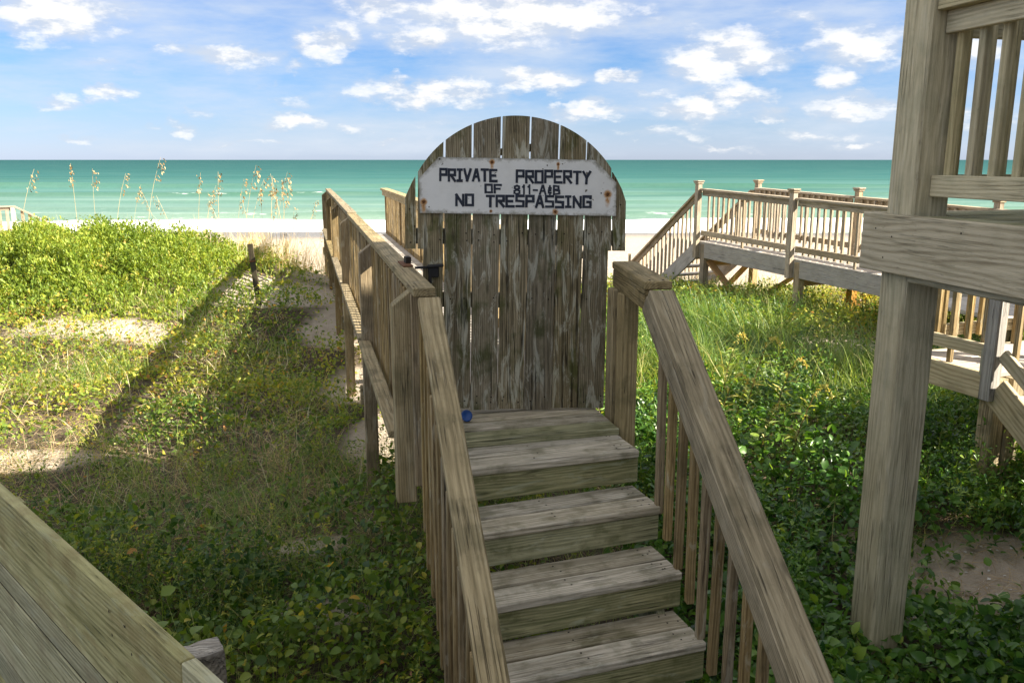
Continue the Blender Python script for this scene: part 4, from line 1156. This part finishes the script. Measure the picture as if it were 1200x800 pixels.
def scatter(n, x0, x1, y0, y1, dens, near_pow=0.0):
    X = RS.uniform(x0, x1, n); Y = RS.uniform(y0, y1, n)
    if near_pow:
        t = RS.uniform(0, 1, n)
        Y = y0 * (y1 / y0) ** t
    k = (RS.uniform(0, 1, n) < dens(X, Y)) & ~blocked(X, Y)
    X, Y = X[k], Y[k]; Z = height(X, Y)
    v_ = inview(X, Y, Z)
    return X[v_], Y[v_], Z[v_]

def crest(X, Y):      # leafy shrub mound on the left crest
    h = np.exp(-np.clip((np.abs(X + 7.4) - 1.8) / 1.0, 0, 9) ** 2)
    h = h * np.exp(-np.clip((np.abs(Y - 13.1) - .8) / .75, 0, 9) ** 2)
    return np.clip(h * 1.25 * np.clip((fbm2(X, Y, 1.25, 3, 55) - .22) * 2.1, 0.12, 1.1), 0, 1)
def lush(X, Y):       # broad-leaved thicket to the right of the stairs
    a = sstep(X, .55, .95) * (1 - sstep(Y + .35 * (X - 2), 7.2, 9.2))
    p = np.exp(-(((X - 2.95) / .80) ** 2 + ((Y - 4.65) / .55) ** 2) ** 2)
    return np.clip(a * (1 - .97 * p) * (.75 + .5 * fbm2(X, Y, .9, 3, 31)), 0, 1)
def leftlow(X, Y):
    return (1 - sstep(X, -.55, -.25 + 0 * X)) + 0 * Y
def strip(u0, X, Y): return ((X - W0.x) * WV.x + (Y - W0.y) * WV.y)

# 1 creeping vine leaves over the left dune and below the boardwalk
def clumps(n, x0, x1, y0, y1, dens, per, spread):
    X, Y, Z = scatter(n, x0, x1, y0, y1, dens, 1)
    X = np.repeat(X, per) + RS.normal(0, spread, len(X) * per); Y = np.repeat(Y, per) + RS.normal(0, spread, len(Y) * per)
    k = ~blocked(X, Y) & (Y > .8); X, Y = X[k], Y[k]
    return X, Y, height(X, Y)
parts = []
def patch(X, Y): return 1 - .85 * (1 - np.clip((fbm2(X, Y, 1.05, 3, 303) - .40) * 6, 0, 1)) * (1 - sstep(Y, 7.5, 10))
def dl(X, Y): return patch(X, Y) * vegmask(X, Y) ** 1.3 * (X < .2) * (1 - .55 * (1 - sstep(np.abs(strip(0, X, Y) - .5), .30, .60)) * (Y > 3.6))
X, Y, Z = clumps(21000, -11, .3, 1.6, 15.5, dl, 13, .10)
hgt = (.02 + .95 * np.clip(fbm2(X, Y, 1.35, 3, 77) - .34, 0, 1)) * RS.uniform(.05, 1, len(X)) ** .8
dist = np.hypot(X, Y)
sz = RS.uniform(.022, .060, len(X)) * np.clip(.85 + .03 * dist, .9, 1.35)
tn = np.clip(-.08 + .76 * fbm2(X, Y, .7, 3, 91) + RS.normal(0, .17, len(X)) + .26 * sstep(Y, 5.0, 8.0), 0, 1)  # darker near the camera: foreground shade is put into the leaf tint
tn = np.where(RS.uniform(0, 1, len(X)) < np.where(Y < 6, .012, .05), RS.uniform(.85, 1, len(X)), tn)
near = dist < 6.2
for msk, tm in ((near, LEAF_HI), (~near, LEAF_LO)):
    q_ = msk
    n_ = int(q_.sum())
    parts.append(bake(tm, np.stack([X, Y, Z + hgt], -1)[q_], RS.uniform(0, 6.28, n_), RS.normal(.3, .65, n_), RS.normal(0, .6, n_), sz[q_] * RS.uniform(.55, 1.05, n_), sz[q_], tn[q_]))
tag(link('vine_ground_cover', tri_mesh('vine_ground_cover', parts), M['leaf']), kind='stuff', label='yellow green creeping vines matted over the left dune')
print('vine', len(X))

# 2 lush thicket on the right
parts = []
def dr_(X, Y): return lush(X, Y)
X, Y, Z = clumps(10500, .55, 7, 1.7, 10.5, dr_, 13, .11)
hmax = .05 + .75 * lush(X, Y) * np.clip(fbm2(X, Y, 1.7, 3, 17) - .18, 0, 1) * (1 - .9 * np.exp(-((X - 1.8) / .5) ** 2 - ((Y - 3.5) / .7) ** 2))
hgt = hmax * RS.uniform(.05, 1, len(X)) ** .6
sz = RS.uniform(.022, .085, len(X)) * np.where(RS.uniform(0, 1, len(X)) < .35, .6, 1.0)
tn = np.clip(.05 + .55 * fbm2(X, Y, 1.1, 3, 19) + RS.normal(0, .20, len(X)), 0, 1)
n_ = len(X)
near = np.hypot(X, Y) < 6.5
for msk, tm in ((near, LEAF_HI), (~near, LEAF_LO)):
    n_ = int(msk.sum())
    parts.append(bake(tm, np.stack([X, Y, Z + hgt], -1)[msk], RS.uniform(0, 6.28, n_), RS.normal(.35, .6, n_), RS.normal(0, .55, n_), sz[msk] * RS.uniform(.42, 1.1, n_), sz[msk], tn[msk]))
tag(link('broadleaf_thicket', tri_mesh('broadleaf_thicket', parts), M['lush']), kind='stuff', label='glossy dark green broad leaves crowding the right side of the stairs')
print('lush', len(X))

parts = []
def dfar(X, Y): return vegmask(X, Y) ** 1.2 * sstep(X, .2, .6) * sstep(Y + .35 * (X - 2), 6.6, 8.4)
X, Y, Z = clumps(9000, .3, 9, 6.0, 15.6, dfar, 12, .11)
hgt = (.03 + .8 * np.clip(fbm2(X, Y, 1.3, 3, 177) - .25, 0, 1)) * RS.uniform(.05, 1, len(X)) ** .8
n_ = len(X); sz = RS.uniform(.038, .07, n_)
tn = np.clip(-.12 + .75 * fbm2(X, Y, .7, 3, 191) + RS.normal(0, .17, n_) + .3 * sstep(Y, 10.3, 12), 0, 1)  # shade band and sunlit ground beyond it are put into the tint
parts.append(bake(LEAF_LO, np.stack([X, Y, Z + hgt], -1), RS.uniform(0, 6.28, n_), RS.normal(.2, .5, n_), RS.normal(0, .5, n_), sz * RS.uniform(.65, 1.0, n_), sz, tn))
tag(link('walkway_undergrowth', tri_mesh('walkway_undergrowth', parts), M['leaf']), kind='stuff', label='sunlit yellow green undergrowth below the neighbouring walkway')
print('far', n_)

# 3 shrub mound on the left crest
parts = []
X, Y, Z = clumps(10000, -13, -3.0, 10.8, 15.6, lambda X, Y: crest(X, Y) ** .7, 16, .13)
cr = crest(X, Y)
hgt = (.03 + .58 * cr * (.25 + 1.2 * fbm2(X, Y, 2.3, 3, 71))) * RS.uniform(.0, 1, len(X)) ** .55
sz = RS.uniform(.040, .085, len(X)); n_ = len(X)
tn = np.clip(.10 + .70 * fbm2(X, Y, 1.4, 3, 61) + RS.normal(0, .2, n_), 0, 1)
parts.append(bake(LEAF_LO, np.stack([X, Y, Z + hgt], -1), RS.uniform(0, 6.28, n_), RS.normal(.95, .4, n_), RS.normal(0, .6, n_), sz * .55, sz, tn))
tag(link('crest_shrubs', tri_mesh('crest_shrubs', parts), M['bush']), kind='stuff', label='dense bright green low shrubs mounded along the dune crest')
print('bush', n_)

parts = []
X, Y, Z = scatter(5200, -13, -2.6, 10.6, 15.4, lambda X, Y: np.clip(crest(X, Y) * 1.2 + .05, 0, 1), 1)
per = 26; cr = crest(X, Y)
H_ = (.05 + .40 * cr) * RS.uniform(.7, 1.45, len(X)); lx = RS.normal(0, .10, len(X)); ly2 = RS.normal(0, .10, len(X))
t = RS.uniform(.25, 1, len(X) * per)
Xr = np.repeat(X, per) + np.repeat(lx, per) * t + RS.normal(0, .02, len(t)); Yr = np.repeat(Y, per) + np.repeat(ly2, per) * t + RS.normal(0, .02, len(t)); Zr = np.repeat(Z, per) + np.repeat(H_, per) * t
n_ = len(t); sz = RS.uniform(.035, .075, n_)
tn = np.clip(np.repeat(RS.uniform(.1, .95, len(X)), per) + RS.normal(0, .12, n_), 0, 1)
parts.append(bake(LEAF_LO, np.stack([Xr, Yr, Zr], -1), RS.uniform(0, 6.28, n_), RS.normal(.85, .4, n_), RS.normal(0, .5, n_), sz * .42, sz, tn))
tag(link('crest_shoots', tri_mesh('crest_shoots', parts), M['bush']), kind='stuff', label='ragged upright leafy shoots rising from the crest shrubs')
print('shoots', n_)
# small-leaved herbs standing in patches
parts = []
hm = lambda X, Y: np.clip((fbm2(X, Y, .95, 3, 231) - .52) * 5, 0, 1) * vegmask(X, Y) * (X < -.1)
X, Y, Z = scatter(9000, -7, -.2, 2.0, 9.5, hm, 1)
per = 34
H_ = RS.uniform(.14, .46, len(X)); lx = RS.normal(0, .06, len(X)); ly2 = RS.normal(0, .06, len(X))
t = RS.uniform(.1, 1, len(X) * per)
Xr = np.repeat(X, per) + np.repeat(lx, per) * t + RS.normal(0, .018, len(t)); Yr = np.repeat(Y, per) + np.repeat(ly2, per) * t + RS.normal(0, .018, len(t)); Zr = np.repeat(Z, per) + np.repeat(H_, per) * t
n_ = len(t); sz = RS.uniform(.016, .034, n_)
tn = np.clip(np.repeat(RS.uniform(.0, .75, len(X)), per) + RS.normal(0, .12, n_), 0, 1)
parts.append(bake(LEAF_LO, np.stack([Xr, Yr, Zr], -1), RS.uniform(0, 6.28, n_), RS.normal(.5, .5, n_), RS.normal(0, .5, n_), sz * .55, sz, tn))
tag(link('small_leaf_herbs', tri_mesh('small_leaf_herbs', parts), M['leaf']), kind='stuff', label='small-leaved herbs standing in patches among the vines')
print('herb', n_)

parts = []
hm = lambda X, Y: np.clip((fbm2(X, Y, .9, 3, 431) - .42) * 5, 0, 1) * vegmask(X, Y) * sstep(X, .7, 1.0)
X, Y, Z = scatter(6500, .7, 8, 4.2, 13.0, hm, 1)
per = 36
H_ = RS.uniform(.15, .60, len(X)); lx = RS.normal(0, .12, len(X)); ly2 = RS.normal(0, .12, len(X))
t = RS.uniform(.15, 1, len(X) * per)
Xr = np.repeat(X, per) + np.repeat(lx, per) * t + RS.normal(0, .035, len(t)); Yr = np.repeat(Y, per) + np.repeat(ly2, per) * t + RS.normal(0, .035, len(t)); Zr = np.repeat(Z, per) + np.repeat(H_, per) * t
n_ = len(t); sz = RS.uniform(.025, .06, n_)
tn = np.clip(np.repeat(RS.uniform(.0, .9, len(X)), per) + RS.normal(0, .12, n_), 0, 1)
parts.append(bake(LEAF_LO, np.stack([Xr, Yr, Zr], -1), RS.uniform(0, 6.28, n_), RS.normal(.5, .5, n_), RS.normal(0, .5, n_), sz * .5, sz, tn))
tag(link('tangled_shrubs', tri_mesh('tangled_shrubs', parts), M['lush']), kind='stuff', label='tangled leafy shrubs between the stairs and the neighbouring walkway')
print('tangle', n_)

# 4 grasses
def blades(n, x0, x1, y0, y1, dens, per, spread, h0, h1, w0, w1, tilt_m, tilt_s, tint_f, name, mat, label, lift=0.0):
    X, Y, Z = clumps(n, x0, x1, y0, y1, dens, per, spread)
    n_ = len(X); ln = RS.uniform(h0, h1, n_)
    dist = np.hypot(X, Y)
    wd = RS.uniform(w0, w1, n_) * np.clip(dist / 6, .75, 2.2)
    lif = RS.uniform(0, 1, n_) * lift
    pr = bake(BLADE, np.stack([X, Y, Z - .01 + lif], -1), RS.uniform(0, 6.28, n_), np.clip(RS.normal(tilt_m, tilt_s, n_), -.1, 1.55), RS.normal(0, .4, n_), wd, ln, tint_f(X, Y, n_))
    tag(link(name, tri_mesh(name, [pr]), M[mat]), kind='stuff', label=label)
    print(name, n_)
gmask = lambda X, Y: np.clip(vegmask(X, Y) * (fbm2(X, Y, .55, 3, 101) - .38) * 3.2, 0, 1) * (1 - crest(X, Y) * .8) * (1 - .6 * lush(X, Y))
blades(10500, -11, 8, 1.8, 16, gmask, 12, .06, .16, .50, .0022, .0045, .95, .33, lambda X, Y, n_: .05 + .9 * fbm2(X, Y, .6, 3, 7) + RS.normal(0, .18, n_), 'green_grass', 'grass', 'thin green grass blades growing through the dune vines')
# long arching grass right of the stairs
rg = lambda X, Y: np.clip((np.exp(-((X - 1.25 - .14 * (Y - 7)) / .55) ** 2) * sstep(Y, 5.0, 6.5) * 1.2 + .45 * sstep(Y, 6.5, 8.5)) * (1 - sstep(Y, 11.0, 14)) * np.clip((fbm2(X, Y, 1.1, 3, 44) - .44) * 5, 0, 1), 0, 1)
blades(6500, .4, 7, 5.5, 15, rg, 15, .07, .35, .80, .003, .006, 1.0, .28, lambda X, Y, n_: .05 + .6 * fbm2(X, Y, .9, 3, 7) + RS.normal(0, .22, n_), 'arching_grass', 'grass', 'long arching grass between the stairs and the neighbouring walkway')
smask = lambda X, Y: np.clip((.25 + .75 * vegmask(X, Y)) * (fbm2(X, Y, .8, 3, 131) - .30) * 2.2, 0, 1) * (1 - sstep(Y, 16, 18)) * (1 - .9 * crest(X, Y)) * (1 - .85 * lush(X, Y)) * np.where(X < -3, 1, .8)
blades(9500, -12, 7, 1.8, 18, smask, 13, .10, .10, .34, .0018, .0038, .45, .45, lambda X, Y, n_: RS.uniform(.1, 1, n_), 'dry_grass', 'straw', 'dry straw coloured grass lying over the dune', .06)
tm_ = lambda X, Y: np.clip((fbm2(X, Y, 1.05, 3, 303) * -1 + .56) * 4, 0, 1) * (X < 0) * (1 - sstep(Y, 9, 11))
blades(3800, -7, .2, 1.9, 11, tm_, 11, .12, .12, .45, .0014, .0030, .16, .22, lambda X, Y, n_: RS.uniform(0, .75, n_) ** 1.5, 'fallen_stems', 'straw', 'tangled brown fallen stems between the vine patches', .05)
tm2 = lambda X, Y: np.exp(-((X - 2.95) / 1.1) ** 2 - ((Y - 4.6) / .9) ** 2)
blades(900, 1.6, 5, 3.2, 6.5, tm2, 10, .12, .05, .30, .0014, .0030, .10, .15, lambda X, Y, n_: RS.uniform(0, .8, n_) ** 1.5, 'sand_litter', 'straw', 'dry stems littering the bare sand behind the thick post', .02)
X, Y, Z = scatter(420, 2.0, 4.2, 3.6, 5.8, lambda X, Y: tm2(X, Y) * 1.2)
n_ = len(X); sz = RS.uniform(.008, .028, n_)
b_ = bake(LEAF_LO, np.stack([X, Y, Z + .006], -1), RS.uniform(0, 6.28, n_), RS.normal(0, .15, n_), RS.normal(0, .2, n_), sz * 1.2, sz, RS.uniform(.7, 1, n_))
tag(link('shell_fragments', tri_mesh('shell_fragments', [b_]), M['trim']), kind='stuff', label='pale shell fragments scattered on the bare sand')
cm = lambda X, Y: np.clip(np.exp(-((X + 4.6) / 2.3) ** 2) * np.exp(-((Y - 15.0) / 1.0) ** 2) * 1.3 * fbm2(X, Y, 1.2, 2, 9), 0, 1)
blades(3000, -9, -1.8, 12.5, 18, cm, 9, .10, .35, .85, .0016, .0030, 1.25, .2, lambda X, Y, n_: RS.uniform(.3, 1, n_), 'crest_straw', 'straw', 'thin upright straw stems along the sandy crest')

# 5 sea oats: single stalks with drooping seed heads
def tube(path, r0, r1, n_=4):
    vv = []; ff = []
    for i, p in enumerate(path):
        r_ = r0 + (r1 - r0) * i / (len(path) - 1)
        for k in range(n_):
            a_ = 2 * math.pi * k / n_; vv.append((p[0] + r_ * math.cos(a_), p[1] + r_ * math.sin(a_), p[2]))
    for i in range(len(path) - 1):
        for k in range(n_): ff.append((i * n_ + k, i * n_ + (k + 1) % n_, (i + 1) * n_ + (k + 1) % n_, (i + 1) * n_ + k))
    return vv, ff
def oat_protos(k):
    rs = np.random.RandomState(200 + k)
    bend = rs.uniform(.02, .22)
    path = [(bend * (t ** 2), .03 * math.sin(t * 2 + k), t) for t in np.linspace(0, 1, 9)]
    vv, ff = tube(path, .0026, .0014)
    ms = mesh_py('stalk', vv, ff); attr(ms, 'tint', rs.uniform(.4, .9, len(vv))); ms.materials.append(M['straw'])
    n_ = int(rs.uniform(18, 34)); t = rs.uniform(.80, 1.0, n_)
    P = np.stack([bend * t ** 2 + rs.normal(.012, .016, n_), rs.normal(0, .014, n_), t - rs.uniform(.0, .03, n_)], -1)
    s = rs.uniform(.020, .038, n_)
    b_ = bake(LEAF_LO, P, rs.uniform(-2.4, -.7, n_), rs.normal(-1.0, .35, n_), rs.uniform(-1, 1, n_), s * .62, s, rs.uniform(0, 1, n_))
    mh = tri_mesh('seed_head', [b_]); mh.materials.append(M['oat'])
    n_ = 7; L_ = rs.uniform(.35, .6, n_)
    b_ = bake(BLADE, np.stack([rs.normal(0, .01, n_), rs.normal(0, .01, n_), np.zeros(n_)], -1), rs.uniform(0, 6.28, n_), rs.uniform(.9, 1.45, n_), rs.normal(0, .3, n_), np.full(n_, .004), L_, rs.uniform(.2, 1, n_))
    mb = tri_mesh('leaf_blade', [b_]); mb.materials.append(M['straw'])
    return ms, mh, mb
protos = [oat_protos(k) for k in range(7)]
OATS = [(12, 197), (79, 190), (104, 196), (128, 202), (166, 183), (150, 215), (224, 201), (231, 216), (250, 200), (241, 224), (273, 208), (283, 192), (287, 208), (293, 232), (265, 238),
        (302, 218), (312, 205), (311, 236), (320, 200), (322, 216), (330, 202), (335, 212), (327, 208), (341, 240), (353, 234), (349, 250), (333, 252), (328, 262), (378, 242), (373, 268), (355, 276), (186, 222), (205, 228)]
for i, (px, py) in enumerate(OATS):
    d = 14.6 + 2.2 * random.random() if px > 180 else 14.2 + random.random()
    if 230 < px < 345 and i % 3 == 0: d = 13.4
    top = at(px, py, d); x, y = top.x, top.y
    bz = gz(Vector((x, y, 0))); H = max(.5, top.z - bz)
    o = thing('sea_oat', (x, y, bz - .02), 'tall dry sea oat stalk with a drooping seed head standing against the sea', 'sea oat', 'sea oats along the dune crest')
    ms, mh, mb = protos[i % 7]
    mw = Matrix.Translation((x, y, bz - .02)) @ Matrix.Rotation(random.uniform(-.7, .7) + (math.pi if random.random() < .35 else 0), 4, 'Z') @ Matrix.Scale(H, 4)
    for nm, me_ in (('stalk', ms), ('seed_head', mh), ('leaf_blade', mb)): tag(link(nm, me_, None, o, mw), kind='stuff' if nm != 'stalk' else None)

# 6 flowering weeds right of the stairs
def weed_proto(k):
    rs = np.random.RandomState(300 + k)
    path = [(.10 * t ** 2, .02 * math.sin(3 * t), t * .55) for t in np.linspace(0, 1, 7)]
    vv, ff = tube(path, .004, .002)
    a_ = mesh_py('stem', vv, ff); attr(a_, 'tint', rs.uniform(0, .4, len(vv))); a_.materials.append(M['oat'])
    n_ = 34; t = rs.uniform(.15, .95, n_)
    b_ = bake(LEAF_LO, np.stack([.10 * t ** 2, .02 * np.sin(3 * t), t * .55], -1), rs.uniform(0, 6.28, n_), rs.normal(.35, .3, n_), rs.normal(0, .3, n_), np.full(n_, .022), rs.uniform(.06, .11, n_), rs.uniform(.3, 1, n_))
    m1 = tri_mesh('leaves', [b_]); m1.materials.append(M['grass'])
    n_ = 60; t = rs.uniform(0, 1, n_)
    b_ = bake(LEAF_LO, np.stack([.10 + .10 * t, rs.normal(0, .012, n_), .55 + .06 * np.sin(t * 3.1) + rs.normal(0, .008, n_)], -1), rs.uniform(0, 6.28, n_), rs.normal(.5, .6, n_), rs.normal(0, .6, n_), np.full(n_, .010), np.full(n_, .018), rs.uniform(0, 1, n_))
    m2 = tri_mesh('flower_head', [b_]); m2.materials.append(M['flower'])
    return a_, m1, m2
wps = [weed_proto(k) for k in range(4)]
for i, (px, py, d) in enumerate([(838, 470, 6.6), (857, 480, 6.3), (891, 478, 6.4), (875, 450, 7.2), (905, 470, 6.8), (928, 490, 6.2), (820, 440, 7.0), (850, 430, 7.6)]):
    b0 = at(px, py, d); z0 = gz(b0); y0 = b0.y
    o = thing('flowering_weed', (b0.x, b0.y, z0), 'upright weed with narrow leaves and pale yellow drooping flower head beside the stairs', 'weed', 'flowering weeds right of the stairs')
    mw = Matrix.Translation((b0.x, b0.y, z0)) @ Matrix.Rotation(random.uniform(-.8, .8), 4, 'Z') @ Matrix.Scale(random.uniform(1.0, 1.5), 4)
    for nm, me_ in zip(('stem', 'leaves', 'flower_head'), wps[i % 4]): tag(link(nm, me_, None, o, mw), kind='stuff' if nm != 'stem' else None)
# round-leaved plant beside the stub
for i, (px, py, d, n_) in enumerate([(185, 715, 2.75, 7), (520, 765, 2.9, 5)]):
    b0 = at(px, py, d); z0 = gz(b0)
    lab = 'pale green round-leaved vine rising beside the grey post stub' if i == 0 else 'low round-leaved vine with one yellowed leaf beside the stair balusters'
    o = thing('round_leaf_plant', (b0.x, b0.y, z0), lab, 'plant')
    topz = b0.z if i == 0 else min(b0.z, z0 + .25)
    for k in range(n_):
        lx, ly_ = b0.x + random.gauss(0, .07), b0.y + random.gauss(0, .06); lz = topz + random.uniform(-.10, .06)
        path = [(b0.x + (lx - b0.x) * t ** 1.5, b0.y + (ly_ - b0.y) * t ** 1.5, z0 + (lz - z0) * t) for t in np.linspace(0, 1, 6)]
        vv, ff = tube(path, .0022, .0016)
        ms = mesh_py('stem', vv, ff); attr(ms, 'tint', np.full(len(vv), .5)); link('stem', ms, M['bush'], o)
        b_ = bake(LEAF_HI, np.array([(lx, ly_, lz)]), RS.uniform(0, 6.28, 1), RS.normal(.2, .3, 1), RS.normal(0, .3, 1), np.array([.060]), np.array([.052]), np.array([.95 if (i == 1 and k == 0) else .25]))
        link('leaf', tri_mesh('leaf', [b_]), M['leaf'] if i == 1 and k == 0 else M['bush'], o)
# dry sticks
for i, (px, py, px2, py2, d, lab) in enumerate([(118, 381, 142, 370, 10.3, 'pale dry stick lying on the sunlit sand patch'), (385, 640, 388, 690, 4.2, 'thin dead twig lying among the shaded vines below the boardwalk'), (1125, 596, 1150, 640, 4.9, 'curved dead twig on the bare sand behind the thick post')]):
    a_, b_ = at(px, py, d), at(px2, py2, d * .99)
    a_.z = gz(a_) + .03; b_.z = gz(b_) + .02
    o = thing('dry_stick', a_ - Vector((0, 0, .02)), lab, 'stick')
    dv = b_ - a_; L_ = dv.length; sdv = dv.cross(Vector((0, 0, 1))).normalized()
    path = [a_ + dv * t + Vector((0, 0, .03 * math.sin(t * 3.1))) + sdv * (.03 * math.sin(t * 5)) for t in np.linspace(0, 1, 8)]
    vv, ff = tube(path, .008, .004, 5); link('shaft', mesh_py('shaft', vv, ff), M['twig'], o)
    path = [path[4] + (sdv * .12 + dv * .25) * t + Vector((0, 0, .03 * t)) for t in np.linspace(0, 1, 4)]
    vv, ff = tube(path, .004, .002, 5); link('side_twig', mesh_py('side_twig', vv, ff), M['twig'], o)
print('tris', sum(len(o.data.polygons) for o in bpy.data.objects if o.type == 'MESH'))
